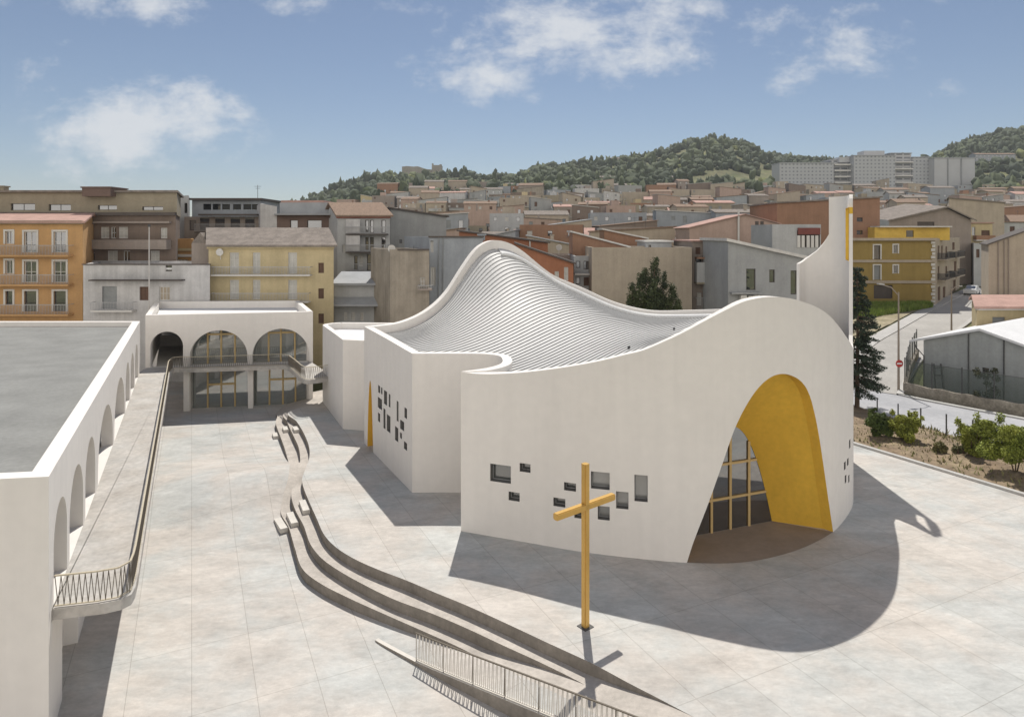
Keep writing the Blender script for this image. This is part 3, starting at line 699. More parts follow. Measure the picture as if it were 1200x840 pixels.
def build_terrace():
    o = terrace_outline(); poly = o + [(-16.3, 57.4), (-18.05, 60.3), (-18.2, PF(-18.2) - .01), (-31.95, PF(-31.95) - .01), (-31.5, 56.37), (WX(56.3) + .003, 56.3), (WX(20.6) + .003, 20.6)]
    root = thing('terrace_walkway', (-17, 33, ZT), 'raised concrete walkway with rounded corners linking the arcade, the pavilion and the church', 'walkway'); off = (-17, 33, ZT)
    mb = MB(); mb.prism(poly, ZT - .34, ZT); mb.build('slab', WALKC, root, off)
    r = thing('terrace_railing', (-14.3, 20.8, ZT), 'long sand coloured railing with zigzag bars along the raised walkway', 'railing'); railing(r, o, ZT, (-14.3, 20.8, ZT), mi=RAILD)
build_terrace()
def build_pavilion():
    fl, fr, br, bl = (-32.0, 58.1), (-18.17, 60.75), (-22.7, 71.0), (-37.5, 70.0)
    root = thing('pavilion', (-27.5, 64, LOW), 'white two storey pavilion with three arches above glazed doors', 'building'); off = (-27.5, 64, LOW)
    P = Path([bl, fl, fr, br, bl], pre=br, post=fl); s1 = P.s[1]
    pxs = lambda px: s1 + Path([fl, fr]).at_px(px)
    A = [(pxs(176.3), pxs(214.5)), (pxs(222), pxs(290)), (pxs(295.5), pxs(362.3))]
    def zb(s):
        for a, b in A:
            if a < s < b:
                r = (b - a) / 2; u = (s - (a + b) / 2) / r; h = min(r, 2.75); return ZT + 3.12 - h + h * math.sqrt(max(0, 1 - u * u))
        return ZT
    ex = []
    for a, b in A: ex += [(a + b) / 2 - (b - a) / 2 * math.cos(math.pi * k / 32) for k in range(33)]
    mb = MB(); wall(mb, P, zb, 7.2, .45, extra=ex, holes=[(P.s[3] + 11.2, P.s[3] + 14.2, ZT + 1, ZT + 2.3)]); mb.build('wall', PLASTER, root, off, smooth=30)
    Pl = Path([fl, fr, br, bl], pre=bl); q = lambda px: Path([fl, fr]).at_px(px)
    mb = MB(); wall(mb, Pl, LOW - .2, ZT, .45, holes=[(q(171.5), q(215), LOW - .15, ZT - .38), (q(222), q(290.5), LOW - .15, ZT - .38), (q(296.5), q(361.8), LOW - .15, ZT - .38), (Pl.s[2] + 8.5, Pl.s[3] - .6, LOW - .15, ZT - .4)]); mb.build('lower_wall', PLASTER, root, off)
    mb = MB(); mb.prism([(-31.4, 58.75), (-18.5, 61.2), (-22.9, 70.5), (-36.9, 69.6)], ZT - .3, ZT - .012); mb.build('floor', PALECON, root, off)
    mb = MB(); mb.prism([(-31.6, 58.6), (-18.6, 61.1), (-23.0, 70.6), (-36.8, 69.6)], 6.35, 6.5); mb.build('roof', WHITEROOF, root, off)
    S = Path([fl, fr])
    for z0, z1, spec in ((ZT, ZT + 3.4, ((218, 291.5, (240, 256, 272.5), 389.5), (293, 364, (312.5, 327, 343.7), 389.5))), (LOW, ZT - .3, ((219, 292, (240, 256, 272.5), 447), (294, 363.5, (313.5, 329.5, 344.5), 444)))):
        for x0, x1, ms, bar in spec:
            a, b = S.at_px(x0), S.at_px(x1); n = np.array(S.nrm(.1)); pa, pb = np.array(S.at(a)) + n * 1.0, np.array(S.at(b)) + n * 1.0
            g = MB(); g.face([(*pa, z0), (*pb, z0), (*pb, z1), (*pa, z1)]); gz = g.build('glazing', GLASSG, root, off, normals=False)
            for px in ms:
                t = (px - x0) / (x1 - x0); p = pa + (pb - pa) * t - n * .05; m = MB(); m.bar((*p, z0), (*p, z1), .13, .08); m.build('mullion', FRAMEY, gz, off)
            t0, t1 = (ms[0] - x0) / (x1 - x0), (ms[-1] - x0) / (x1 - x0); p, r_ = pa + (pb - pa) * t0 - n * .055, pa + (pb - pa) * t1 - n * .055; z = ZP(bar, 61.2)
            m = MB(); m.bar((*p, z), (*r_, z), .07, .16); m.build('transom', FRAMEY, gz, off)
    # wall across the middle so that the rooms are not see-through
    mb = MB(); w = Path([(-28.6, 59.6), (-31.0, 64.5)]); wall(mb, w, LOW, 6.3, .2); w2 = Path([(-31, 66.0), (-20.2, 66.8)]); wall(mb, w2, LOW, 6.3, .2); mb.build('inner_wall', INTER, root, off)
build_pavilion()
# ================================================================== the street side: bed, kerb, road, shed, fence, planting
def sheet(name, pts_rows, m, kind='structure', dz=0.0, th=None):
    mb = MB()
    for p, q in zip(pts_rows[:-1], pts_rows[1:]):
        for j in range(len(p) - 1): mb.face([p[j], q[j], q[j + 1], p[j + 1]])
    o = mb.build(name, m, smooth=40)
    if kind: tag(o, kind=kind)
    return o
def kerb_strip(name, pts, w, h, m, z=lambda x, y: 0.0, side=1, kind='structure'):
    P = Path(pts); mb = MB(); ss = np.linspace(0, P.len, max(2, int(P.len / 1.0)))
    prev = None
    for s in ss:
        q = P.at(s); n = P.nrm(s); r = (q[0] + n[0] * w * side, q[1] + n[1] * w * side); b = z(*q)
        cur = [(*q, b - .2), (*q, b + h), (*r, b + h), (*r, b - .2)]
        if prev:
            for j in range(3): mb.face([prev[j], cur[j], cur[j + 1], prev[j + 1]])
        prev = cur
    return tag(mb.build(name, m), kind=kind)
def ROADZ(x, y): return .0834 * max(0.0, y - 58)
KP = [(kerbX(y), y) for y in (64, 58, 52, 46, 40, 34, 28, 22, 16, 10)]
kerb_strip('kerb', KP, .28, .14, KERB, side=1)
def build_bed():
    rows = []
    near = [(kerbX(y) + .25, y) for y in np.linspace(63, 9, 55)]
    far = []
    fx = [(23, 68), (26, 61), (28.3, 55.5), (29.9, 50.5), (31.4, 46.2), (33.5, 41.5), (36, 36), (40, 28), (46, 16), (49, 9)]
    fp = Path(fx)
    for i, n in enumerate(near):
        f = fp.at(fp.len * i / (len(near) - 1)); row = []
        for t in np.linspace(0, 1, 12):
            x, y = lerp(n[0], f[0], t), lerp(n[1], f[1], t)
            z = .08 + .32 * math.sin(math.pi * t) * .7 + .16 * mnoise.noise((x * .6, y * .6, 0)) + .10 * mnoise.noise((x * 2.1, y * 2.1, 4)); row.append((x, y, z if 0 < t < 1 else .06))
        rows.append(row)
    sheet('planting_bed_soil', rows, SOIL)
    return fp
BEDFAR = build_bed()
# lower road, passing behind the church, and the street that climbs beside the yellow house
def build_roads():
    rows = []
    fx = [(18, 70.0), (22, 68.5), (26, 61.2), (28.3, 55.6), (29.9, 50.6), (31.4, 46.3), (33.5, 41.6), (36, 36.1), (40, 28.1), (46, 16.1), (49, 9.1)]
    gx = [(26, 82), (29.5, 70.5), (31.5, 64.5), (34.0, 58.6), (36.6, 54.6), (39.3, 50.8), (43, 46.0), (47, 41.0), (55, 31), (66, 18), (72, 10)]
    for a, b in zip(smooth_path(fx, 4), smooth_path(gx, 4)):
        rows.append([(lerp(a[0], b[0], t), lerp(a[1], b[1], t), .05 + max(ROADZ(lerp(a[0], b[0], t), lerp(a[1], b[1], t)), 0)) for t in np.linspace(0, 1, 6)])
    sheet('road', rows, ASPH)
    L = smooth_path([(30.2, 61.0), (36.0, 68.8), (41.4, 76), (49.5, 84.4), (57.6, 92.7), (65, 100.2), (72, 107), (86, 120), (110, 142)], 5); Rr = smooth_path([(33.9, 58.7), (38.6, 65.0), (43.9, 71.4), (52, 79.9), (60, 88), (69, 97.6), (78, 107), (92, 120), (116, 142)], 5)
    sheet('street', [[(lerp(a[0], b[0], t), lerp(a[1], b[1], t), TZs(lerp(a[0], b[0], t), lerp(a[1], b[1], t)) + .09) for t in np.linspace(0, 1, 5)] for a, b in zip(L, Rr)], STREET)
    kerb_strip('kerb', [p[:2] for p in L[3:34]], 1.6, .16, KERB, z=lambda x, y: TZs(x, y) + .02, side=1)
    kerb_strip('kerb', [p[:2] for p in Rr[:36]], .5, .16, KERB, z=lambda x, y: TZs(x, y) + .02, side=-1)
    kerb_strip('kerb', [p[:2] for p in smooth_path(gx[3:], 4)], .45, .15, KERB, z=lambda x, y: ROADZ(x, y) + .01, side=1)
    # waste ground and grass beside the yellow house
    rows = []
    for a, b in zip(smooth_path([(28.5, 63.5), (34.5, 71), (40.0, 77.5), (48, 85.5), (55.8, 93.4), (62.5, 99.4)], 5), smooth_path([(22, 72), (29, 82), (34.5, 88), (41, 95), (50, 99.5), (60, 100.5)], 5)):
        rows.append([(lerp(a[0], b[0], t), lerp(a[1], b[1], t), TZs(lerp(a[0], b[0], t), lerp(a[1], b[1], t)) + .12 + .12 * mnoise.noise((lerp(a[0], b[0], t) * .7, lerp(a[1], b[1], t) * .7, 2))) for t in np.linspace(0, 1, 7)])
    sheet('waste_ground', rows, WASTE)
STREET = mat('pale street asphalt', (0.40, 0.385, 0.36), 0.95, 0.1, 0.25, 0.08, 3, 0.3, 20)  # paler, warmer asphalt of the climbing street
WASTE = mat('dry waste ground', (0.36, 0.31, 0.23), 1.0, 0.25, 0.5, 0.2, 4, tint=(0.27, 0.24, 0.14))
def TZs(x, y): return .0834 * max(0.0, y - 58)
build_roads()
def grass_tufts(name, pts, m, n, h, label=None, kind='stuff'):
    mb = MB(); 
    for k in range(n):
        x, y, z = pts(); a = random.uniform(0, math.pi * 2); hh = h * random.uniform(.5, 1.2); w = .05 + .04 * random.random(); l = random.uniform(.05, .3)
        dx, dy = math.cos(a), math.sin(a); b = len(mb.v)
        mb.v += [(x - dy * w, y + dx * w, z), (x + dy * w, y - dx * w, z), (x + dx * l, y + dy * l, z + hh)]; mb.f.append([b, b + 1, b + 2]); mb.m.append(0)
    o = mb.build(name, m, normals=False); tag(o, label, 'grass', kind=kind); return o
GRASSL = mat('grass blades', (0.17, 0.26, 0.045), 0.9, 0.3, 1.2, 0.2, 6, tint=(0.25, 0.30, 0.08))
WEED = mat('weeds', (0.14, 0.15, 0.05), 0.9, 0.3, 1.2, 0.2, 6, tint=(0.24, 0.21, 0.10))
def yard_pt():
    t = random.random(); x, y = lerp(47.5, 62.0, t), random.uniform(lerp(90.0, 98.0, t), 99.6); return x, y, TZs(x, y) + .15
grass_tufts('grass', yard_pt, GRASSL, 9000, .8, 'bright green grass growing in front of the yellow house')
def bed_pt():
    i = random.random(); y = lerp(50, 26, i); f = BEDFAR.at(BEDFAR.len * lerp(.28, .75, i)); x = kerbX(y) + .4; t = random.random() ** .6; return lerp(x, f[0], t), lerp(y, f[1], t), .12
grass_tufts('weeds', bed_pt, WEED, 4200, .30, 'sparse dry weeds on the brown soil of the planting bed')

# -------- foliage
def leafmat(name, col, tint, rough=.7):
    m = mat(name, col, rough, .28, .9, .22, 5, tint=tint); return m
def foliage(mb, clumps, n, size, flat=0.0, up=0.0):
    """n small leaf blades spread through a set of clumps (cx,cy,cz,rx,ry,rz)"""
    wts = np.array([c[3] * c[4] * c[5] for c in clumps]); wts = wts / wts.sum(); which = rng.choice(len(clumps), n, p=wts)
    d = rng.normal(size=(n, 3)); d /= np.linalg.norm(d, axis=1)[:, None]; r = rng.random(n) ** .42
    for k in range(n):
        c = clumps[which[k]]; p = np.array(c[:3]) + d[k] * r[k] * np.array(c[3:6])
        nn = d[k] * .5 + rng.normal(size=3) * .6 + np.array((0, 0, up)); nn /= np.linalg.norm(nn); t = np.cross(nn, rng.normal(size=3)); t /= np.linalg.norm(t) + 1e-9; b = np.cross(nn, t)
        s = size * rng.uniform(.6, 1.3); i = len(mb.v); q = (p - t * s, p - b * s * .45, p + t * s, p + b * s * .45)
        mb.v += [tuple(v) for v in q]; mb.f.append([i, i + 1, i + 2, i + 3]); mb.m.append(0)
def shrub(px, py, w, h, label, n, col, tint, group=None, seed=0, z=.15):
    random.seed(seed); x, y = G(px, py, z); root = thing('leafy_shrub', (x, y, z), label, 'shrub', group); off = (x, y, z)
    cl = []
    for k in range(16):
        a = random.uniform(0, 6.28); r = random.random() ** .6 * w * .36; zz = random.uniform(.22, .8) * h
        cl.append((x + r * math.cos(a), y + r * math.sin(a) * .8, z + zz, w * random.uniform(.12, .2), w * random.uniform(.12, .2), h * random.uniform(.12, .2)))
    for k in range(12):                              # shoots that break the outline
        a = random.uniform(0, 6.28); r = w * random.uniform(.2, .5); zz = random.uniform(.45, 1.0) * h
        cl.append((x + r * math.cos(a), y + r * math.sin(a) * .8, z + zz, w * random.uniform(.04, .09), w * random.uniform(.04, .09), h * random.uniform(.08, .16)))
    mb = MB(); foliage(mb, cl, int(n * 1.9), .085, up=.3); mb.build('foliage', leafmat('shrub leaves %d' % seed, col, tint), root, off, normals=False)
    mb = MB()
    for k in range(5):
        a = random.uniform(0, 6.28); mb.tube([(x, y, z - .2), (x + .3 * math.cos(a), y + .3 * math.sin(a), z + h * .35), (x + w * .3 * math.cos(a), y + w * .3 * math.sin(a), z + h * .7)], .05, 5, r2=.015)
    mb.build('stem', BARK, root, off)
shrub(1029, 513, 2.0, 1.9, 'dark green shrub in the bed, nearest the church wall', 5200, (.055, .085, .02), (.10, .13, .03), seed=3)
shrub(1060, 517, 2.3, 2.0, 'yellow green shrub in the bed beside the darker shrub', 6000, (.18, .21, .03), (.30, .31, .05), seed=4)
shrub(1139, 536, 2.0, 2.4, 'small yellow green shrub in the bed beside the largest shrub', 5000, (.17, .20, .03), (.29, .30, .05), seed=5)
shrub(1190, 556, 4.4, 3.2, 'largest yellow green shrub in the bed at the right edge of the photo', 15000, (.15, .19, .03), (.28, .30, .05), seed=6)
shrub(1102, 531, 1.0, .8, 'low dry bush in the bed between the yellow green shrubs', 1100, (.15, .15, .05), (.20, .17, .08), seed=7)
shrub(1124, 533, .9, .7, 'low grey green bush at the foot of the small yellow green shrub', 900, (.13, .14, .06), (.18, .16, .08), seed=8)
def conifer_cedar():
    x, y = 28.1, 54.2; z = .2; hgt = 11.6; root = thing('cedar_tree', (x, y, z), 'tall dark cedar with drooping branches standing behind the church wall', 'tree'); off = (x, y, z)
    tr = MB(); tr.tube([(x, y, z - .3), (x + .05, y, z + 5), (x, y, z + hgt - .4)], .2, 8, r2=.04); random.seed(21); fl = MB()
    k = 0
    hh = 1.7
    while hh < hgt - .2:
        L = lerp(2.5, .45, (hh / hgt) ** 1.1) * random.uniform(.7, 1.15); nb = 5
        for j in range(nb):
            a = random.uniform(0, 6.28); droop = random.uniform(.1, .35) * L; e = (x + L * math.cos(a), y + L * math.sin(a), z + hh - droop)
            tr.tube([(x, y, z + hh), (x + L * .5 * math.cos(a), y + L * .5 * math.sin(a), z + hh - droop * .25), e], .035, 4, r2=.01)
            cl = [(lerp(x, e[0], t), lerp(y, e[1], t), lerp(z + hh, e[2], t) - .05, L * .2, L * .2, .16) for t in (.35, .6, .82, 1.0)]
            foliage(fl, cl, int(150 * L), .085, up=.8)
        hh += random.uniform(.22, .38)
    tr.build('trunk', BARK, root, off); fl.build('crown', leafmat('cedar needles', (.030, .048, .03), (.055, .075, .045)), root, off, normals=False)
conifer_cedar()
def pine_behind():
    Y = 62.0; x = XP(767, Y); z = TZ(x, Y); top = ZP(306, Y); root = thing('pine_tree', (x, Y, z), 'bushy dark green conifer with several peaks behind the church roof', 'tree'); off = (x, Y, z)
    fl = MB(); tr = MB(); random.seed(9); tr.tube([(x, Y, z), (x, Y, top - 1)], .25, 8, r2=.05)
    peaks = [(0, 1.0, .8), (-1.45, .90, .8), (1.6, .82, .8), (-.8, .93, .7), (.8, .90, .8), (2.2, .72, .7), (-2.2, .83, .7), (-.4, .85, 1.2), (.6, .78, 1.3)]
    for dx, hf_, w in peaks:
        h = (top - z) * hf_; yy = Y + random.uniform(-1, 1)
        tr.tube([(x + dx * .2, yy, z + h * .4), (x + dx, yy, z + h * .95)], .06, 5, r2=.02)
        cl = []
        for t in np.linspace(.25, 1.0, 13):
            rr = w * 1.15 * (1.05 - t) ** .55 + .12
            for q in range(5): a = random.uniform(0, 6.28); cl.append((x + dx + rr * .7 * math.cos(a), yy + rr * .7 * math.sin(a), z + h * t - .1 + random.uniform(-.15, .15), rr * .55 + .08, rr * .55 + .08, .5))
        foliage(fl, cl, 13000, .10, up=.4)
    tr.build('trunk', BARK, root, off); fl.build('crown', leafmat('pine needles', (.035, .05, .024), (.07, .085, .03)), root, off, normals=False)
pine_behind()

# -------- street furniture
def fence_posts():
    for k, (px, pt, pb) in enumerate(((1028, 466, 482), (1052.5, 473, 490), (1079, 478, 502.5), (1109, 485, 513), (1140, 492, 524))):
        x, y = G(px, pb, .05); h = ZP(pt, y) - .05
        m = MB(); m.tube([(x, y, 0), (x, y, .05 + h)], .05, 8)
        lab = ('thin grey post by the road, nearest the church', 'thin grey post by the road above the dark green shrub', 'thin grey post by the road, right of the yellow green shrub', 'tall grey post by the road over the dry bushes', 'grey post by the road behind the small yellow green shrub')[k]
        o = m.build('fence_post', DARKMET, off=(x, y, 0)); o.location = (x, y, 0); tag(o, lab, 'post', 'fence posts along the road')
fence_posts()
def street_lamp(px, pb, pt, z, label, arm=(-2.1, -.4), armz=.8, group='street lamps'):
    x, y = G(px, pb, z); h = ZP(pt, y) - z; root = thing('street_lamp', (x, y, z), label, 'street lamp', group); off = (x, y, z)
    m = MB(); m.tube([(x, y, z), (x, y, z + h * .5), (x, y, z + h)], .11, 8, r2=.06); m.build('pole', LAMPM, root, off)
    e = (x + arm[0], y + arm[1], z + h + armz); m = MB(); m.tube([(x, y, z + h - .3), (x + arm[0] * .35, y + arm[1] * .35, z + h + armz * .55), (x + arm[0] * .8, y + arm[1] * .8, z + h + armz * .9)], .045, 6); m.build('arm', LAMPM, root, off)
    m = MB(); m.bar((x + arm[0] * .72, y + arm[1] * .72, z + h + armz * .9), e, .26, .12); m.build('lamp_head', KERB, root, off)
    return x, y, z, h
LAMPM = mat('weathered lamp steel', (.30, .25, .20), .6, .1)
sx, sy_, sz, sh_ = street_lamp(1053, 458.5, 342.5, .15, 'tall street lamp at the road corner carrying a round road sign')
def no_entry():
    z = ZP(426, sy_ - .14); y = sy_ - .14; root = thing('no_entry_sign', (sx, y, z), 'round red and white no entry sign fixed to the lamp pole', 'sign'); off = (sx, y, z)
    m = MB(); m.tube([(sx, y + .02, z), (sx, y - .01, z)], .33, 24); m.build('disc', mat('sign red', (.45, .05, .04), .5), root, off)
    m = MB(); m.box((sx, y - .018, z), (.46, .012, .12)); m.build('bar', mat('sign white', (.8, .8, .8), .5), root, off)
no_entry()
street_lamp(1115, 387, 338, TZs(60, 86), 'street lamp farther up the climbing street', arm=(1.2, -.2), armz=.3)
def left_pole():
    Y = 67.5; x = XP(174.8, Y); root = thing('lamp_pole', (x, Y, LOW), 'slim pale lamp pole rising behind the pavilion', 'lamp pole'); off = (x, Y, LOW)
    zt = ZP(266, Y); m = MB(); m.tube([(x, Y, LOW), (x, Y, zt)], .08, 8, r2=.055); m.build('pole', mat('pale steel', (.5, .48, .45), .6), root, off)
    m = MB(); m.tube([(x, Y, zt), (x, Y, zt + .25)], .13, 10); m.build('lamp_head', DARKMET, root, off)
left_pole()

# -------- the shed, its wall and its netting fence
def build_shed():
    col = mat('grey shed render', (.36, .375, .37), .9, .08, .5, .05, 4, streak=.12); base = -.3
    A = np.array((37.1, 60.0)); e = np.array((.6, -.8)); d = np.array((.8, .6)); Wd = 9.0; D = 15.0; ze, zr_ = 4.72, 6.1
    pt = lambda t, u: tuple(A + e * t + d * u)
    c = pt(4.5, 7); root = thing('grey_shed', (*c, base), 'grey rendered shed with a low pitched pale roof behind the netting fence', 'shed'); off = (*c, base)
    P = Path([pt(0, D), pt(0, 0), pt(Wd, 0), pt(Wd, D)]); s0 = D
    zt = lambda s: ze if s < s0 or s > s0 + Wd else float(np.interp(s - s0, [0, Wd / 2, Wd], [ze, zr_, ze]))
    wx = lambda px: s0 + Path([pt(0, 0), pt(Wd, 0)]).at_px(px)
    hole = [(wx(1151), wx(1159), 2.0, 3.0)]
    mb = MB(); wall(mb, P, base, zt, .25, holes=hole, extra=[s0 + Wd / 2]); mb.build('wall', col, root, off)
    pane(P, *hole[0], .15, 1, root, (DARKMET, GLASS), off, .05, vm=3)
    rf = MB(); sl = (zr_ - ze) / (Wd / 2)
    for t0, t1 in ((-1.0, Wd / 2), (Wd + .5, Wd / 2)):
        za = ze - sl * (1.0 if t0 < 0 else .5) + .03; q = [(*pt(t0, -.5), za), (*pt(t1, -.5), zr_ + .03), (*pt(t1, D + .5), zr_ + .03), (*pt(t0, D + .5), za)]; b8 = len(rf.v); rf.v += q + [(x, y, z + .2) for x, y, z in q]
        for f in ((3, 2, 1, 0), (4, 5, 6, 7), (0, 1, 5, 4), (2, 3, 7, 6), (3, 0, 4, 7)): rf.f.append([b8 + i for i in f]); rf.m.append(0)
    rf.build('roof', WHITEROOF, root, off)
    for t in (3.55, 6.1):
        m = MB(); q = pt(t, -.07); m.tube([(*q, base), (*q, zt(s0 + t) - .1)], .05, 6); m.build('drainpipe', DARKMET, root, off)
    m = MB(); m.tube([(*pt(-.75, -.1), ze - .25), (*pt(-.6, -.1), ze - .7), (*pt(.06, -.1), ze - 1.4), (*pt(.06, -.1), base)], .05, 6); m.build('drainpipe', DARKMET, root, off)
    # low stone wall along the road
    wp = [(43.0, 71.0), (38.2, 64.4), (34.9, 59.4), (35.35, 58.55), (37.2, 55.9), (40.1, 51.9), (43.9, 46.9), (47.8, 42.0)]
    st = mat('rough stone wall', (.38, .34, .28), 1.0, .3, 1.2, .25, 6, .8, 6, tint=(.27, .24, .2), streak=.2)
    W = Path(wp); rt = thing('boundary_wall', (*wp[3], 0), 'rough low stone wall along the road below the netting fence', 'wall'); mb = MB(); wall(mb, W, lambda s: TZs(*W.at(s)) - .3, lambda s: TZs(*W.at(s)) + .95 + .05 * math.sin(s * 3), .35, side=1, step=.5); mb.build('wall', st, rt, (*wp[3], 0))
    fr = thing('netting_fence', (*wp[3], 1), 'tall see-through netting fence on dark posts along the stone wall', 'fence'); off = (*wp[3], 1)
    n = MB(); ss = np.linspace(.3, W.len - .3, 40)
    fz = lambda s: 2.05
    def F(s, z): q = W.at(s); nn = W.nrm(s + .0011); l = math.hypot(*nn); return (q[0] + nn[0] / l * .18, q[1] + nn[1] / l * .18, TZs(*q) + z)
    for a, b in zip(ss[:-1], ss[1:]): n.face([F(a, .96), F(b, .96), F(b, .95 + fz(b)), F(a, .95 + fz(a))])
    n.build('netting', net_mat(), fr, off, normals=False)
    s = .4
    while s < W.len:
        m = MB(); m.tube([F(s, .9), F(s, 3.15)], .045, 6); m.build('post', DARKMET, fr, off); s += 2.3
    t = MB()
    for a, b in zip(ss[:-1], ss[1:]): t.bar(F(a, 3.0), F(b, 3.0), .035)
    t.build('top_wire', DARKMET, fr, off)
    # leaning timber frame and dark bush against the shed
    x, y = XP(1097, 58.4), 58.4; z = TZs(x, y); r2 = thing('timber_frame', (x, y, z), 'dark timber frame standing behind the netting against the shed', 'frame'); off = (x, y, z)
    for dx in (0, .75):
        m = MB(); m.bar((x + dx, y, z), (x + dx * .8, y + .3, ZP(427, y)), .1); m.build('upright', DARKMET, r2, off)
    for hz in (431, 440):
        m = MB(); m.bar((x, y + .1, ZP(hz, y)), (x + .72, y + .1, ZP(hz, y)), .08); m.build('crosspiece', DARKMET, r2, off)
    x, y, z = XP(1156, 54.6), 54.6, .0; r3 = thing('dark_bush', (x, y, z), 'dark leafy bush growing behind the netting in front of the shed', 'bush'); off = (x, y, z); mb = MB(); cl = []
    random.seed(5)
    for k in range(12): cl.append((x + random.uniform(-.9, .9), y + random.uniform(-.4, .4), z + random.uniform(.8, 3.2), .32, .3, .35))
    foliage(mb, cl, 1500, .1); mb.build('foliage', leafmat('bush leaves', (.05, .06, .035), (.1, .1, .06)), r3, off, normals=False)
    m = MB(); m.tube([(x, y, z - .2), (x, y, z + 2.4)], .05, 6, r2=.02); m.build('stem', BARK, r3, off)
def net_mat():
    m = bpy.data.materials.new('fence netting'); m.use_nodes = True; nt = m.node_tree; N = nt.nodes; L = nt.links; b = N['Principled BSDF']
    b.inputs['Base Color'].default_value = (.09, .11, .095, 1); b.inputs['Roughness'].default_value = .9
    tr = N.new('ShaderNodeBsdfTransparent'); mx = N.new('ShaderNodeMixShader'); mx.inputs[0].default_value = .5
    L.new(tr.outputs[0], mx.inputs[1]); L.new(b.outputs[0], mx.inputs[2]); L.new(mx.outputs[0], N['Material Output'].inputs['Surface']); return m
build_shed()
def parked_car(px, py, Y, label, colr, rz, group='cars parked in the street'):
    x = XP(px, Y); z = TZs(x, Y) + .06; root = thing('parked_car', (x, Y, z), label, 'car', group, rz=rz)
    paint = mat('car paint ' + label[:9], colr, .35, .03, spec=.5); W = .86
    def prof_mesh(name, prof_, m, w=W, dw=0.0):
        mb = MB(); n = len(prof_)
        for s in (-1, 1): mb.v += [(s * (w - (dw if q[1] > .9 else 0)), q[0], q[1]) for q in prof_]
        mb.f = [list(range(n)), list(range(n, 2 * n))[::-1]] + [[i, (i + 1) % n, n + (i + 1) % n, n + i] for i in range(n)]; mb.m = [0] * len(mb.f)
        return mb.build(name, m, root, smooth=40)
    prof_mesh('body', [(-2.0, .25), (-2.05, .6), (-1.95, .88), (-.9, .95), (1.5, .97), (2.0, .85), (2.05, .5), (2.0, .25)], paint)
    prof_mesh('cabin', [(-1.0, .94), (-.35, 1.42), (.9, 1.45), (1.75, .96)], paint, W - .04, .12)
    g = MB(); g.face([(-.64, 1.70, 1.03), (.64, 1.70, 1.03), (.6, 1.02, 1.415), (-.6, 1.02, 1.415)]); g.face([(-.64, -.93, 1.02), (.64, -.93, 1.02), (.6, -.42, 1.4), (-.6, -.42, 1.4)])
    g.build('windscreen', GLASS, root, normals=False)
    for sx_ in (-1, 1):
        for wy in (-1.25, 1.25):
            m = MB(); m.tube([(sx_ * .72, wy, .31), (sx_ * .9, wy, .31)], .31, 16); w = m.build('wheel', mat('tyre', (.03, .03, .03), .9), root)
            m = MB(); m.tube([(sx_ * .885, wy, .31), (sx_ * .91, wy, .31)], .18, 12); m.build('rim', FLASH, w)
        m = MB(); m.box((sx_ * .62, -2.02, .68), (.3, .06, .14)); m.build('headlight', mat('lamp lens', (.7, .7, .7), .2), root)
parked_car(1139, 343, 109.5, 'pale small car parked at the top of the climbing street', (.55, .56, .57), R(-45))

# ================================================================== houses
def grp(n, col, rough=.9, **k): return mat(n, col, rough, k.pop('var', .1), k.pop('scale', .5), .06, 5, 0.0, streak=k.pop('streak', .08), **k)
WM = dict(brown=grp('brown render', (.20, .155, .125)), tan=grp('tan render', (.31, .27, .20)), orange=grp('orange render', (.50, .30, .135)), white=grp('dirty white render', (.52, .51, .50), streak=.16, var=.16), cream=grp('cream yellow render', (.50, .415, .25)),
          ochre=grp('ochre yellow render', (.31, .225, .075)), grey=grp('grey render', (.33, .335, .33)), palegrey=grp('pale grey render', (.42, .425, .42)), concrete=grp('stained concrete', (.33, .29, .235), streak=.2, var=.18), red=grp('orange red render', (.33, .145, .08)),
          pink=grp('pinkish render', (.42, .31, .255)), rust=grp('rust brown render', (.29, .17, .11)), beige=grp('beige render', (.41, .35, .275)), greyblue=grp('blue grey render', (.31, .33, .35)), darkbrick=grp('dark brick', (.17, .12, .10)), taupe=grp('taupe render', (.30, .255, .22)))
TILE = mat('brown roof tiles', (.24, .17, .125), .95, .2, 1.5, .2, 9, .6, 12, stretch=(3, 1, 1)); TILER = mat('faded pink roof tiles', (.42, .27, .225), .95, .15, .8, .1, 6); TILED = mat('grey brown roof tiles', (.22, .19, .165), .95, .25, 1.2, .2, 8)
SHEETG = mat('grey roof sheet', (.34, .35, .36), .8, .1, .8); SHEETW = mat('pale roof sheet', (.58, .56, .52), .8, .12, .8, .08, 5); TRIMW = mat('white trim', (.60, .585, .55), .8, .05); TRIMD = mat('dark trim', (.10, .085, .075), .8); SHUTB = mat('brown shutter', (.14, .085, .06), .8); SHUTW = mat('pale shutter', (.50, .49, .45), .8); SHUTG = mat('grey shutter', (.26, .27, .27), .8)
RAILG = mat('grey balcony rail', (.40, .40, .40), .7, .05)
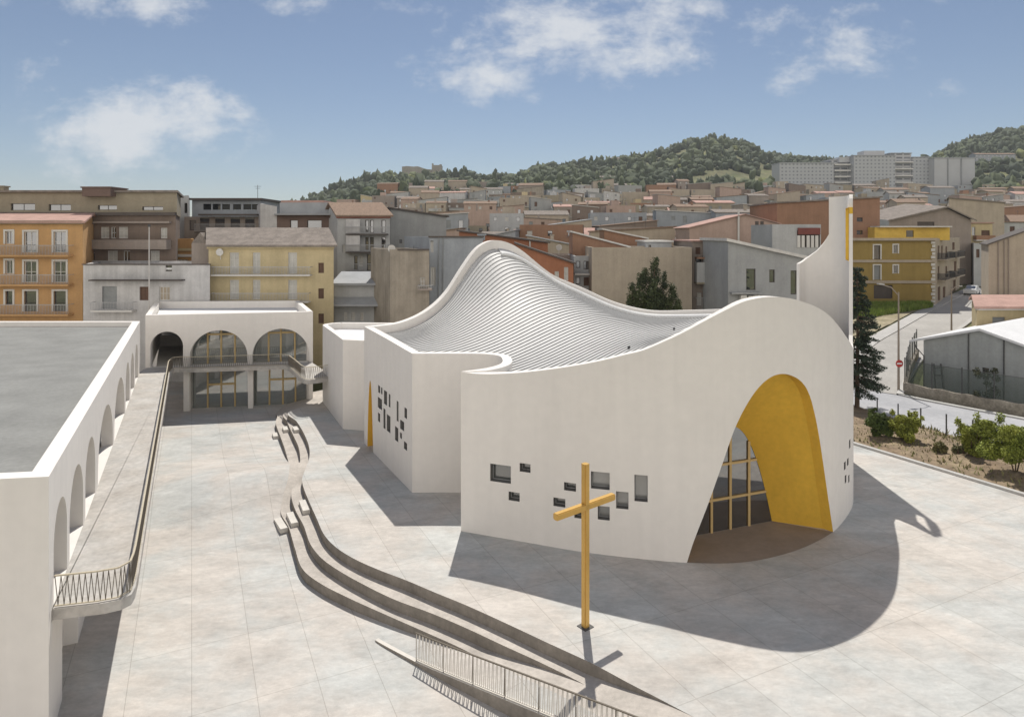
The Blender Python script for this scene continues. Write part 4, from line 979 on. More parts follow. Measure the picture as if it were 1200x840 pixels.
class House:
    """a building whose front stands at distance Y between photo columns x0 and x1, facing the square"""
    def __init__(s, name, label, x0, x1, yt, Y, depth, col, cat='house', group=None, wins=(), yt2=None, base=None, thick=.28, sh=0.0):
        s.Y = Y; s.X0, s.X1 = XP(x0, Y), XP(x1, Y); s.zt = ZP(yt, Y); s.zt2 = s.zt if yt2 is None else ZP(yt2, Y); s.xc = (s.X0 + s.X1) / 2; s.depth = depth
        s.zb = (TZ(s.xc, Y + 1) - .6) if base is None else base; s.root = thing(name, (s.xc, Y, s.zb), label, cat, group); s.off = (s.xc, Y, s.zb); s.col = col
        s.sh = sh; k = sh * depth; s.P = Path([(s.X0 + k, Y + depth), (s.X0, Y), (s.X1, Y), (s.X1 + k, Y + depth), (s.X0 + k, Y + depth)], pre=(s.X1 + k, Y + depth), post=(s.X0, Y)); s.s0 = float(s.P.s[1]); depth_ = s.s0
        W = s.X1 - s.X0; s.W = W
        holes = []; spec = []
        for w in wins:
            h = (s.s0 + XP(w[0], Y) - s.X0, s.s0 + XP(w[1], Y) - s.X0, ZP(w[3], Y), ZP(w[2], Y))
            if h[0] > s.s0 + .05 and h[1] < s.s0 + W - .05 and h[2] > s.zb: holes.append(h); spec.append(w[4] if len(w) > 4 else 'window')
        t = lambda q: s.zt if q <= s.s0 else (lerp(s.zt, s.zt2, (q - s.s0) / W) if q < s.s0 + W else (s.zt2 if q <= s.s0 + W + depth_ else lerp(s.zt2, s.zt, min(1, (q - s.s0 - W - depth_) / W))))
        mb = MB(); wall(mb, s.P, s.zb, t, thick, holes=holes, mh=0); s.wall = mb.build('wall', col, s.root, s.off)
        for h, k in zip(holes, spec): s.opening(h, k)
        s.t = t
    def q(s, x, dy): return (x + s.sh * dy, s.Y + dy)
    def part(s, mb, name, m, parent=None, **k): return mb.build(name, m, parent or s.root, s.off, **k)
    def opening(s, h, k):
        fr, gl, kind, vm, hm = {'window': (TRIMW, GLASS, 'window', 1, 0), 'door': (TRIMW, GLASS, 'balcony_door', 1, 1), 'shut': (SHUTB, SHUTB, 'shutter', 1, 3), 'wshut': (TRIMW, SHUTW, 'shutter', 1, 2), 'gshut': (SHUTG, SHUTG, 'shutter', 0, 3), 'dark': (TRIMD, GLASS, 'window', 0, 0), 'open': (TRIMD, TRIMD, 'opening', 0, 0), 'beige': (TRIMW, WM['beige'], 'shutter', 2, 1)}[k]
        pane(s.P, *h, .16, 1, s.root, (fr, gl), s.off, .075, kind, vm, hm)
    def surround(s, x0, x1, y0, y1, m=None, w=.16):
        a, b, z0, z1 = XP(x0, s.Y), XP(x1, s.Y), ZP(y1, s.Y), ZP(y0, s.Y); y = s.Y - .03; mb = MB()
        for c, d in (((a - w / 2, y, (z0 + z1) / 2), (w, .08, z1 - z0)), ((b + w / 2, y, (z0 + z1) / 2), (w, .08, z1 - z0)), (((a + b) / 2, y, z1 + w / 2), (b - a + 2 * w, .1, w))): mb.box(c, d)
        s.part(mb, 'window_surround', m or TRIMW)
    def band(s, y0, y1, m, out=.25, x0=None, x1=None, name='cornice'):
        a = s.X0 - .1 if x0 is None else XP(x0, s.Y); b = s.X1 + .1 if x1 is None else XP(x1, s.Y); z0, z1 = ZP(y1, s.Y), ZP(y0, s.Y); mb = MB(); mb.box(((a + b) / 2, s.Y - out / 2 + .02, (z0 + z1) / 2), (b - a, out, z1 - z0)); s.part(mb, name, m)
    def balcony(s, x0, x1, ytop, yfl, out=1.1, solid=None, m=None, thick=.2, infill=True):
        a, b = XP(x0, s.Y), XP(x1, s.Y); zf, zt = ZP(yfl, s.Y), ZP(ytop, s.Y); mb = MB(); mb.box(((a + b) / 2, s.Y - out / 2, zf - thick / 2), (b - a, out - .02, thick)); bal = s.part(mb, 'balcony', m or TRIMW)
        r = MB(); y = s.Y - out + .05
        if solid: r.box(((a + b) / 2, y, (zf + zt) / 2), (b - a, .12, zt - zf)); r.box((a + .06, s.Y - out / 2, (zf + zt) / 2), (.12, out - .2, zt - zf)); r.box((b - .06, s.Y - out / 2, (zf + zt) / 2), (.12, out - .2, zt - zf)); s.part(r, 'parapet', solid, bal)
        else:
            r.bar((a, y, zt), (b, y, zt), .06); r.bar((a, s.Y - .02, zt), (a, y, zt), .05); r.bar((b, s.Y - .02, zt), (b, y, zt), .05); n = max(2, int((b - a) / .16))
            for k in range(n + 1): x = lerp(a, b, k / n); r.bar((x, y, zf), (x, y, zt), .028)
            s.part(r, 'railing', RAILG, bal)
    def flat(s, m=ROOFCON, drop=.35):
        mb = MB(); z = min(s.zt, s.zt2) - drop; mb.prism([s.q(s.X0 + .1, .1), s.q(s.X1 - .1, .1), s.q(s.X1 - .1, s.depth - .1), s.q(s.X0 + .1, s.depth - .1)], z - .2, z); s.part(mb, 'roof', m)
    def pitch(s, m, rise, over=.5, lip=.25):
        """ridge parallel to the front"""
        a, b = s.X0 - .3, s.X1 + .3; y0, y1 = -over, s.depth + over; ym = s.depth / 2; z = s.zt + .02; mb = MB(); t = .22; Q = lambda x, dy, zz: (*s.q(x, dy), zz)
        for ya, yb, za, zb_ in ((y0, ym, z, z + rise), (ym, y1, z + rise, z)):
            mb.face([Q(a, ya, za + t), Q(b, ya, za + t), Q(b, yb, zb_ + t), Q(a, yb, zb_ + t)], share=False); mb.face([Q(a, ya, za), Q(a, yb, zb_), Q(b, yb, zb_), Q(b, ya, za)], share=False)
            for x in (a, b): mb.face([Q(x, ya, za), Q(x, ya, za + t), Q(x, yb, zb_ + t), Q(x, yb, zb_)], share=False)
        mb.face([Q(a, y0, z), Q(b, y0, z), Q(b, y0, z + t), Q(a, y0, z + t)], share=False); mb.face([Q(a, y1, z), Q(a, y1, z + t), Q(b, y1, z + t), Q(b, y1, z)], share=False)
        s.part(mb, 'roof', m)
        for x in (s.X0 + .12, s.X1 - .12): g = MB(); g.face([Q(x, .05, s.zt - .05), Q(x, s.depth - .05, s.zt - .05), Q(x, ym, z + rise - .03)], share=False); s.part(g, 'gable', s.col)
    def lean(s, m, over=.35, t=.22, fwd=.35):
        a, b = s.X0 - over, s.X1 + over; k = (s.zt2 - s.zt) / s.W; za, zb_ = s.zt - k * over + .02, s.zt2 + k * over + .02; y0, y1 = -fwd, s.depth + .3
        mb = MB(); P = [(*s.q(a, y0), za), (*s.q(b, y0), zb_), (*s.q(b, y1), zb_), (*s.q(a, y1), za)]; T = [(x, y, z + t) for x, y, z in P]; bi = len(mb.v); mb.v += P + T
        for q in ((3, 2, 1, 0), (4, 5, 6, 7), (0, 1, 5, 4), (1, 2, 6, 5), (2, 3, 7, 6), (3, 0, 4, 7)): mb.f.append([bi + i for i in q]); mb.m.append(0)
        s.part(mb, 'roof', m)
    def chimney(s, px, y0, y1, w=.7, dy=3, m=None):
        Y = s.Y + dy; x = XP(px, Y); z0, z1 = ZP(y1, Y), ZP(y0, Y); mb = MB(); mb.box((x, Y, (z0 + z1) / 2), (w, w, z1 - z0)); mb.box((x, Y, z1 + .08), (w + .25, w + .25, .16)); s.part(mb, 'chimney', m or s.col)
    def antenna(s, px, y0, dy=3, h=None):
        Y = s.Y + dy; x = XP(px, Y); z = ZP(y0, Y); mb = MB(); mb.bar((x, Y, s.zt - .3), (x, Y, z), .05); mb.bar((x - .5, Y, z - .2), (x + .5, Y, z - .2), .04); mb.bar((x - .35, Y, z - .5), (x + .35, Y, z - .5), .04); s.part(mb, 'antenna', DARKMET)
    def dish(s, px, py, dy=1):
        Y = s.Y + dy; x, z = XP(px, Y), ZP(py, Y); mb = MB(); n = 12; c = (x, Y - .1, z)
        for k in range(n):
            a, b = 2 * math.pi * k / n, 2 * math.pi * (k + 1) / n; mb.face([c, (x + .4 * math.cos(a), Y - .25, z + .4 * math.sin(a)), (x + .4 * math.cos(b), Y - .25, z + .4 * math.sin(b))])
        mb.bar((x, Y - .1, z), (x, Y, z - .8), .05); s.part(mb, 'satellite_dish', TRIMW)
# -------- the row of houses behind the square, left to right
def left_row():
    h = House('apartment_house', 'long brown apartment house with a tan attic storey behind the orange house', -70, 206, 252, 80, 12, WM['brown'], wins=[(100, 104, 271, 279, 'window'), (106, 109, 271, 279, 'window'), (118, 128, 266, 279.5, 'wshut'), (130, 136, 266, 279.5, 'door'), (139, 150, 266, 279.5, 'wshut'), (188, 196, 267, 279.5, 'wshut'),
               (126, 138, 294, 306, 'wshut'), (144.5, 152.5, 294, 307, 'window'), (176, 187, 294, 306, 'wshut'), (101, 111, 296, 306, 'window')], sh=-0.46)
    mb = MB(); zt, z2 = ZP(252, 80), ZP(225.5, 80); a, b = h.X0, h.X1                  # attic storey, its front leaning back a little
    k_ = -.46 * 11.7; P = Path([(a + k_, 92), (a, 80.3), (b, 80.3), (b + k_, 92)]); L_ = float(P.s[1]); hs = [(L_ + XP(p, 80.3) - a, L_ + XP(q, 80.3) - a, ZP(r1, 80), ZP(r0, 80)) for p, q, r0, r1 in ((12.5, 41, 238.5, 246.5), (57, 83, 239.5, 247), (114.5, 137, 240.5, 246), (166.5, 191, 242, 246.5), (-30, -10, 238, 246))]
    wall(mb, P, zt, z2, .3, holes=hs); h.part(mb, 'attic', WM['tan'])
    for q in hs: pane(P, *q, .2, 1, h.root, (TRIMD, GLASS), h.off, .05, vm=1)
    mb = MB(); mb.prism([(a - .2, 79.9), (b + .3, 79.9), (b + .3 + k_, 92.3), (a - .2 + k_, 92.3)], z2, z2 + .25); h.part(mb, 'roof', TILED)
    h.band(249, 252.5, TRIMD, .45); h.band(259.5, 261.8, WM['taupe'], .6, 112, 201, 'canopy'); h.balcony(113, 201, 281, 290, 1.2, solid=WM['taupe'], m=WM['taupe']); h.balcony(111, 190, 305.5, 311, 1.0, m=WM['taupe'])
    h.chimney(123, 221.5, 231, 3.4, .9, WM['darkbrick']); h.chimney(3, 219.5, 230, .9, 3, WM['tan'])
    o = House('apartment_house', 'orange apartment house with white framed windows and long grey balconies', -60, 97, 262, 73, 12, WM['orange'], wins=[(6.5, 15, 271, 286, 'window'), (28.5, 43, 271.5, 296, 'door'), (63, 77.5, 271.5, 296, 'door'), (6.5, 15, 305, 321, 'window'), (28.5, 43, 306, 331, 'door'), (63, 77.5, 306, 331, 'door'), (6.5, 15, 341, 357, 'dark'), (28.5, 43, 341, 365, 'dark'), (63, 77.5, 341, 365, 'dark'),
               (-30, -16, 271, 296, 'door'), (-30, -16, 306, 330, 'door'), (-30, -16, 341, 365, 'door')], sh=-0.46)
    for p, q, r0, r1 in ((6.5, 15, 271, 286), (28.5, 43, 271.5, 296), (63, 77.5, 271.5, 296), (6.5, 15, 305, 321), (28.5, 43, 306, 331), (63, 77.5, 306, 331), (6.5, 15, 341, 357), (28.5, 43, 341, 365), (63, 77.5, 341, 365)): o.surround(p, q, r0, r1, w=.2)
    for t, f in ((287.5, 298.5), (321.5, 332.5), (356, 367)): o.balcony(-40, 86.5, t, f, 1.0, m=WM['orange'])
    o.band(258.5, 262.5, WM['tan'], .4); o.pitch(TILER, 1.1, .5)
    w = House('low_house', 'low dirty white house with a dark canopy, between the orange and the cream yellow houses', 97.5, 246, 310, 70.5, 9, WM['white'], wins=[(119.5, 137, 335.5, 362, 'gshut'), (163.5, 175, 336, 352, 'shut'), (186.5, 199, 336, 352, 'beige'), (194, 201.5, 311, 318, 'dark')], sh=-0.46)
    w.flat(WHITEROOF); w.band(327.3, 328.8, TRIMD, .9, 109.5, 217, 'canopy'); w.band(309.2, 310.5, TRIMD, .12); w.balcony(112, 160, 353.5, 362.5, .9)
    s = House('narrow_house', 'narrow orange house squeezed between the brown apartment house and the yellow one', 204.5, 226, 280, 86, 8, WM['orange'], wins=[(208, 220, 304, 312, 'beige')], sh=-0.46); s.flat(); s.band(291, 294, WM['cream'], .3); s.band(298, 301, TRIMW, .3)
    y = House('yellow_house', 'cream yellow house with a tiled roof, a long balcony and pale shutters behind the pavilion', 244.5, 391, 289.5, 72, 9, WM['cream'], wins=[(269, 280, 296, 321, 'wshut'), (296, 305, 296, 321, 'wshut'), (337.5, 348, 296, 321, 'wshut'), (269, 280, 328, 351, 'wshut'), (296, 305, 328, 351, 'wshut'), (337.5, 348, 328, 351, 'wshut'), (373, 379.5, 308, 320, 'shut'), (373, 379.5, 338, 350, 'shut'), (373, 379.5, 367.5, 379, 'shut'), (275, 285, 360, 380, 'wshut')], sh=-0.46)
    y.pitch(TILED, 1.9, .5); y.balcony(251, 366, 312.5, 321.5, .9, m=TRIMW, thick=.14); y.balcony(251, 364, 343, 352.5, .9, m=TRIMW, thick=.14); y.band(289, 291.5, WM['cream'], .25); y.dish(258.5, 295.5, -.1)
    b = House('brick_house', 'brown gabled house end standing against the left side of the cream yellow house', 224.5, 244.3, 285, 74.5, 7, WM['taupe'], sh=-0.46); 
    g = MB(); g.face([(b.X0, b.Y, b.zt), (b.X1, b.Y, b.zt), ((b.X0 + b.X1) / 2, b.Y, b.zt + 1.2)], share=False); g.face([(b.X0, b.Y, b.zt), ((b.X0 + b.X1) / 2, b.Y, b.zt + 1.2), ((b.X0 + b.X1) / 2, b.Y + 7, b.zt + 1.2), (b.X0, b.Y + 7, b.zt)], share=False); g.face([((b.X0 + b.X1) / 2, b.Y, b.zt + 1.2), (b.X1, b.Y, b.zt), (b.X1, b.Y + 7, b.zt), ((b.X0 + b.X1) / 2, b.Y + 7, b.zt + 1.2)], share=False); b.part(g, 'roof', TILED)
    a = House('apartment_house', 'dark apartment house with a glazed attic and a deep roof terrace', 216, 306, 254, 95, 10, WM['taupe'], wins=[(222, 230, 258, 270, 'dark')], sh=-0.46); a.flat()
    mb = MB(); wall(mb, Path([(XP(225, 98), 108), (XP(225, 98), 98), (XP(305, 98), 98), (XP(305, 98), 108)]), a.zt - .4, ZP(235, 98), .25, holes=[(10 + XP(p, 98) - XP(225, 98), 10 + XP(p + 9.5, 98) - XP(225, 98), ZP(246, 98), ZP(239, 98)) for p in (238, 249, 260, 273, 285, 295)]); a.part(mb, 'attic', WM['greyblue'])
    for p in (238, 249, 260, 273, 285, 295):
        m = MB(); m.box((XP(p + 4.7, 98.1), 98.15, ZP(242.5, 98)), (XP(9.3, 98) - XP(0, 98), .06, .85)); a.part(m, 'window', GLASS)
    mb = MB(); mb.prism([(XP(222, 97.5), 97.3), (XP(307, 97.5), 97.3), (XP(307, 97.5), 108.5), (XP(222, 97.5), 108.5)], ZP(234.8, 98), ZP(232.5, 98)); a.part(mb, 'roof', TRIMD)
    a.balcony(234, 304, 263, 271.5, 1.6, m=TRIMD); a.band(251, 253, TRIMD, 1.0, 236, 304, 'canopy')
    for p in (240, 258, 276, 293): m = MB(); m.box((XP(p, 95), 94.95, ZP(262, 95)), (1.3, .08, 1.8)); a.part(m, 'window', GLASS)
    a.antenna(302, 217, 4)
    c = House('tall_house', 'pale narrow house end with a sloping top beside the brown apartment house', 206.5, 221, 230, 97, 9, WM['palegrey'], wins=[(216, 219.5, 238, 250, 'dark'), (216, 219.5, 254, 266, 'dark')], yt2=229, sh=-0.46); c.flat()
    d = House('white_walled_house', 'narrow bare white house end with a pale top behind the cream yellow house', 305, 324.5, 238.5, 92, 10, WM['white'], yt2=242, sh=-0.46); d.flat()
    e = House('brown_house', 'dark brown house with a grey roof and a white balcony behind the cream yellow house', 324.8, 394, 252.5, 92, 10, WM['darkbrick'], wins=[(340, 349, 258, 270, 'dark'), (360, 377, 258, 271, 'dark')], sh=-0.46)
    e.lean(SHEETG, .4, .2, 1.0); mb = MB(); mb.prism([(e.X0, 93), (e.X1, 93), (e.X1, 101), (e.X0, 101)], e.zt + .2, ZP(237.5, 93)); e.part(mb, 'attic', SHEETG); mb = MB(); mb.prism([(XP(332, 96), 95), (XP(382, 96), 95), (XP(382, 96), 100), (XP(332, 96), 100)], ZP(237.5, 93), ZP(235, 95)); e.part(mb, 'roof_ridge', TILER); e.balcony(334, 391, 270.5, 275.5, 1.2, solid=TRIMW)
    f = House('apartment_house', 'grey apartment house with three tiers of narrow balconies and white panels', 395.5, 457, 254.5, 86, 10, WM['palegrey'], wins=[(428, 432, 258, 272, 'dark'), (433.5, 438, 258, 273, 'dark'), (447, 452, 258, 273, 'dark'), (428, 432, 278, 293, 'dark'), (433.5, 438, 278, 294, 'dark'), (447, 452, 278, 293, 'dark'), (415, 419, 300, 316, 'dark'), (421, 425.5, 300, 312, 'wshut'), (430, 438, 298, 317, 'dark'), (447, 452, 298, 316, 'dark'), (401, 404.5, 287, 296, 'wshut')], sh=-0.46)
    f.pitch(TILE, 1.9, .5); f.band(253.6, 255.6, mat('red fascia', (.30, .10, .07), .8), .3)
    for yf in (274, 295, 317): f.balcony(407, 455, yf - 8, yf, 1.0, m=TRIMD, thick=.16)
    for p, q in ((257, 273), (276, 294)): m = MB(); m.box((XP(415.5, 86), 85.2, ZP((p + q) / 2, 86)), (XP(423.5, 86) - XP(407.5, 86), .08, ZP(p, 86) - ZP(q, 86))); f.part(m, 'screen_panel', WM['white'])
    g = House('low_house', 'low grey house with two broad bands of roof sheet, left of the concrete house', 391.5, 457.2, 332, 74.5, 8, WM['palegrey'], wins=[(403, 407, 366, 376, 'wshut'), (412, 416, 366, 376, 'wshut'), (422, 426, 366, 376, 'beige'), (440, 445, 366, 376, 'beige'), (448, 453, 366, 376, 'beige')], sh=-0.46)
    for (p, q, dy) in ((319, 331, 2), ):
        mb = MB(); mb.face([(g.X0 - .2, g.Y - .6, ZP(331.5, g.Y)), (g.X1 + .1, g.Y - .6, ZP(331.5, g.Y)), (g.X1 + .1, g.Y + 4, ZP(318, g.Y + 4)), (g.X0 - .2, g.Y + 4, ZP(318, g.Y + 4))], share=False); mb.prism([(g.X0 - .2, g.Y - .6), (g.X1 + .1, g.Y - .6), (g.X1 + .1, g.Y - .45), (g.X0 - .2, g.Y - .45)], ZP(334, g.Y), ZP(331.4, g.Y)); g.part(mb, 'roof', SHEETG)
    mb = MB(); mb.face([(g.X0 - .2, g.Y - 1.6, ZP(357, g.Y - 1.6)), (g.X1 + .1, g.Y - 1.6, ZP(357, g.Y - 1.6)), (g.X1 + .1, g.Y - .02, ZP(348, g.Y)), (g.X0 - .2, g.Y - .02, ZP(348, g.Y))], share=False); mb.prism([(g.X0 - .2, g.Y - 1.6), (g.X1 + .1, g.Y - 1.6), (g.X1 + .1, g.Y - 1.5), (g.X0 - .2, g.Y - 1.5)], ZP(359, g.Y - 1.6), ZP(356.8, g.Y - 1.6)); g.part(mb, 'awning', SHEETG)
    k = House('blank_house', 'tall house with a large blank grey side wall and a slanting top', 457.5, 523, 245, 92, 11, WM['grey'], yt2=254.5, wins=[(468, 471, 281, 285, 'dark')], sh=-0.46); k.lean(TRIMD, .3, .2); 
    m = House('concrete_house', 'stained bare concrete house behind the left shoulder of the church roof', 457.3, 503, 292.5, 68, 8, WM['concrete'], wins=[(492, 498, 325, 335, 'beige')], sh=-0.46); m.flat(); m.band(291.6, 293.4, TRIMD, .2, 466, 503); m.balcony(491, 507, 334, 337.5, .8, m=WM['taupe']); m.antenna(485, 288, 2); m.dish(459.5, 291.5, .5)
    n = House('grey_house', 'streaked grey house just left of the church roof peak', 503.3, 566, 277.5, 71, 9, WM['greyblue'], wins=[(504.5, 508, 282, 296, 'wshut'), (504.5, 510.5, 313, 335, 'wshut')], sh=-0.46); n.flat(); n.band(276.6, 278.6, TRIMD, .2); n.chimney(564.5, 276, 282, .7, 1)
    for px in (514, 519): q = MB(); q.tube([(XP(px, 70.9), 70.9, n.zb), (XP(px, 70.9), 70.9, n.zt)], .06, 6); n.part(q, 'drainpipe', SHUTG)
left_row()
def middle_row():
    r = House('red_house', 'long orange red house with a dark sloping roof edge behind the church roof peak', 538, 642, 271.5, 82, 9, WM['red'], yt2=285); r.lean(TRIMD, .3, .18); q = MB(); q.tube([(XP(621, 81.9), 81.9, r.zb), (XP(621, 81.9), 81.9, r.zt2 + .3)], .09, 6); r.part(q, 'drainpipe', TRIMW)
    r2 = House('red_house', 'small orange red house with one white window, lower down behind the church roof slope', 606, 672, 287, 75, 6, WM['red'], yt2=309, wins=[(661, 666, 313, 329, 'wshut'), (650, 655, 318, 332, 'wshut')]); r2.lean(TRIMD, .3, .18)
    t = House('workshop', 'low workshop with dark openings and a pale terrace roof beside the small orange red house', 642, 676, 299, 84, 8, WM['taupe'], wins=[(645, 652, 303, 310, 'dark'), (655, 662, 303, 310, 'open')]); t.flat(SHEETW); t.dish(655, 290, 2)
    t2 = House('workshop', 'pale low house with stacked terraces at the left edge of the blank beige wall', 672.5, 693, 300, 79, 8, WM['palegrey'], wins=[(675, 680, 306, 314, 'dark'), (684, 690, 306, 316, 'dark'), (675, 680, 325, 333, 'dark'), (684, 690, 325, 335, 'shut')]); t2.flat(SHEETW); t2.balcony(673, 692, 316, 320, .8)
    b = House('blank_house', 'wide house with a blank stained beige wall behind the conifer', 693.5, 811, 290, 76, 9, WM['beige'], wins=[(692, 697.5, 304, 313, 'shut')]); b.flat(SHEETG)
    for x0, x1, y0, y1, dY, lab in ((671, 736, 273, 290, 83, 'brown shed roof with a bright sunlit strip behind the blank beige wall, leftmost'), (708, 757, 270, 280, 92, 'brown shed roof with a bright sunlit strip, the smaller one farther back')):
        l = House('roof_shed', lab, x0, x1, y0, dY, 5, WM['rust'], yt2=y1); l.lean(SHEETW, .3, .2)
    p = House('roof_shed', 'flat pale roof shed on the street behind the conifer', 757, 787, 284, 84, 6, WM['palegrey'], wins=[(760, 763, 287, 293, 'dark')]); p.lean(SHEETW, .2, .2)
    v = House('balcony_house', 'beige house with two white balconies and a worn awning right of the conifer', 811.5, 853, 283.5, 77.5, 9, WM['taupe'], wins=[(815, 821, 290, 298, 'shut'), (829, 833, 289, 298, 'dark'), (817, 822, 343, 358, 'wshut'), (827, 831, 343, 358, 'wshut'), (837, 842, 343, 358, 'wshut'), (815, 822, 303, 316, 'dark'), (833, 839, 303, 316, 'dark')])
    v.lean(TILER, .3, .18); v.balcony(813.5, 852, 307, 330, 1.2, solid=WM['palegrey'], m=WM['tan']); v.band(301, 303, WM['rust'], 1.2, 814, 852.5, 'awning'); v.balcony(813.5, 852, 348, 362, 1.2, m=WM['tan'])
    g = House('grey_house', 'grey shed like house with a slanting pale roof left of the bell tower', 853.3, 948, 283.5, 68, 9, WM['grey'], yt2=304.5, wins=[(874.5, 885.5, 315, 340, 'dark'), (901.5, 908, 316, 331, 'dark'), (926.5, 934, 317, 345, 'dark')]); g.lean(SHEETW, .3, .3, .5); g.band(342, 344, WM['grey'], .8, 855, 890, 'canopy')
    for px, py in ((871, 349), (880, 350), (886, 349)): q = MB(); q.box((XP(px, 67.7), 67.7, ZP(py, 67.7)), (.62, .4, .6)); g.part(q, 'air_conditioner', TRIMW)
    k = House('gabled_house', 'wide pinkish house with a low gable and two small vents', 808, 912, 267, 104, 9, WM['pink'], wins=[(840.5, 847, 261, 265.5, 'dark')])
    xm, zm = XP(873, 104), ZP(251.5, 104); rm = MB()
    for y in (k.Y, k.Y + 9): gm = MB(); gm.face([(k.X0, y, k.zt), (k.X1, y, k.zt), (k.X1, y, ZP(262, k.Y)), (xm, y, zm)], share=False); k.part(gm, 'gable', WM['pink'])
    for (a, za), (b_, zb_) in (((k.X0 - .4, k.zt - .1), (xm, zm)), ((xm, zm), (k.X1 + .4, ZP(262, k.Y) - .1))): rm.face([(a, k.Y - .4, za + .12), (b_, k.Y - .4, zb_ + .12), (b_, k.Y + 9.4, zb_ + .12), (a, k.Y + 9.4, za + .12)], share=False); rm.face([(a, k.Y - .4, za), (b_, k.Y - .4, zb_), (b_, k.Y - .4, zb_ + .12), (a, k.Y - .4, za + .12)], share=False)
    k.part(rm, 'roof', TILER); q = MB(); q.tube([(XP(865.5, 103.8), 103.8, k.zb), (XP(865.5, 103.8), 103.8, ZP(246, 104))], .16, 8); k.part(q, 'flue', TRIMW)
    for px in (887, 893): q = MB(); q.box((XP(px, 103.95), 103.95, ZP(262, 104)), (.5, .1, .7)); k.part(q, 'vent', TRIMD)
    r = House('rust_house', 'large rust brown house rising behind the bell tower', 910.5, 1031, 238.5, 105, 12, WM['rust'], yt2=232, wins=[(1004, 1011, 255, 260, 'dark'), (1004, 1011, 270, 275, 'dark')]); r.lean(TILED, .3, .22)
    u = House('shaded_house', 'grey house with a dark red loggia in shadow left of the bell tower', 905, 962, 263, 90, 8, WM['palegrey'], wins=[(934, 961, 270, 290, 'open')]); u.flat(); 
    for px in (936, 941, 947, 952, 957): q = MB(); q.box((XP(px, 89.95), 89.95, ZP(283, 90)), (.4, .12, 1.6)); u.part(q, 'laundry', TRIMW)
    q = MB(); q.box((XP(948, 89.9), 89.9, ZP(271, 90)), (3.0, .2, .9)); u.part(q, 'awning', mat('dark red awning', (.18, .06, .05), .8))
middle_row()
def right_row():
    Y = 100; zb = 3.0
    y = House('corner_house', 'ochre yellow corner house with white stone corners at the climbing street', 990, 1095.5, 279.5, Y, 14, WM['ochre'], wins=[(1024, 1031.5, 287.5, 304, 'dark'), (1047, 1052, 287, 297, 'window'), (1024, 1031.5, 311, 328, 'gshut'), (1047, 1052, 311, 320.5, 'window'), (1024, 1046, 334, 350, 'open')], base=zb, sh=0.62)
    for a in ((1024, 1031.5, 287.5, 304), (1047, 1052, 287, 297), (1024, 1031.5, 311, 328), (1047, 1052, 311, 320.5)): y.surround(*a, w=.18)
    y.flat(SHEETW, .2); y.band(279, 282, WM['beige'], .6); y.band(304.5, 307.5, WM['beige'], .2); y.band(328.8, 332, WM['beige'], .25)
    xb, zt = y.X1, y.zt
    # street side, turned away to the right
    D = np.array((15.5, 17.5)); P = Path([(xb + .02, Y), (xb + D[0], Y + D[1])]); hs = []
    for (p, q, r0, r1) in ((1099, 1101, 288, 305), (1103, 1105, 288, 305), (1108, 1110, 289, 305), (1099, 1101, 312, 327), (1108, 1110, 312, 327), (1099, 1102, 336, 352), (1105, 1108, 336, 352), (1116, 1119, 284, 293), (1127, 1130, 284, 293), (1134, 1137, 285, 293), (1118, 1121, 306, 318), (1130, 1133, 306, 318), (1117, 1120, 328, 344), (1124, 1127, 328, 344)):
        a, b = P.at_px(p), P.at_px(q)
        if a is None or b is None: continue
        yy = P.at((a + b) / 2)[1]; hs.append((a, b, ZP(r1, yy), ZP(r0, yy)))
    mb = MB(); wall(mb, P, zb, lambda s: zt, .3, holes=hs); y.part(mb, 'street_wall', WM['beige'])
    for h in hs: pane(P, *h, .16, 1, y.root, (SHUTB, SHUTB), y.off, .06, 'shutter', 1, 3)
    for zf in (ZP(304.5, Y), ZP(329, Y)):
        mb = MB()
        for s0, s1 in ((2.0, 10.5), (12.5, 21)):
            a, b = P.at(s0), P.at(s1); n = P.nrm(.5); o = [(a[0], a[1]), (b[0], b[1]), (b[0] - n[0] * 1.1, b[1] - n[1] * 1.1), (a[0] - n[0] * 1.1, a[1] - n[1] * 1.1)]
            m = MB(); m.prism(o[::-1], zf - .15, zf + .05); bal = y.part(m, 'balcony', WM['beige']); m = MB(); pr = [(*o[0], zf + .95), (*o[3], zf + .95), (*o[2], zf + .95), (*o[1], zf + .95)]
            for u, v in zip(pr[:-1], pr[1:]): m.bar(u, v, .06); [m.bar(tuple(lerp(u[i], v[i], k / 14) for i in range(2)) + (zf,), tuple(lerp(u[i], v[i], k / 14) for i in range(3)), .035) for k in range(15)]
            y.part(m, 'railing', DARKMET, bal)
    q = MB()
    for k in range(18):                               # white corner stones
        z = lerp(zb + .6, zt - .6, k / 17); q.box((xb - (.3 if k % 2 else .22), Y - .05, z), (.6 if k % 2 else .44, .14, .42))
    y.part(q, 'corner_stones', TRIMW)
    pen = MB(); pa = Path([(XP(1025, 103), 110), (XP(1025, 103), 103), (XP(1113, 103), 103), (XP(1113, 103), 110)]); wall(pen, pa, zt - .3, ZP(266.5, 103), .25, holes=[(7 + XP(1062, 103) - XP(1025, 103), 7 + XP(1071, 103) - XP(1025, 103), ZP(278, 103), ZP(270, 103))]); y.part(pen, 'penthouse', mat('sunny yellow render', (.60, .41, .09), .9))
    pr = MB(); pr.prism([(XP(1028, 103), 102.2), (XP(1112, 103), 102.2), (XP(1113, 103), 110.3), (XP(1027, 103), 110.3)], ZP(266.5, 103), ZP(265, 103)); y.part(pr, 'roof', SHEETW); q = MB(); q.box((XP(1066.5, 103.2), 103.2, ZP(274, 103)), (1.1, .08, 1.0)); y.part(q, 'window', GLASS)
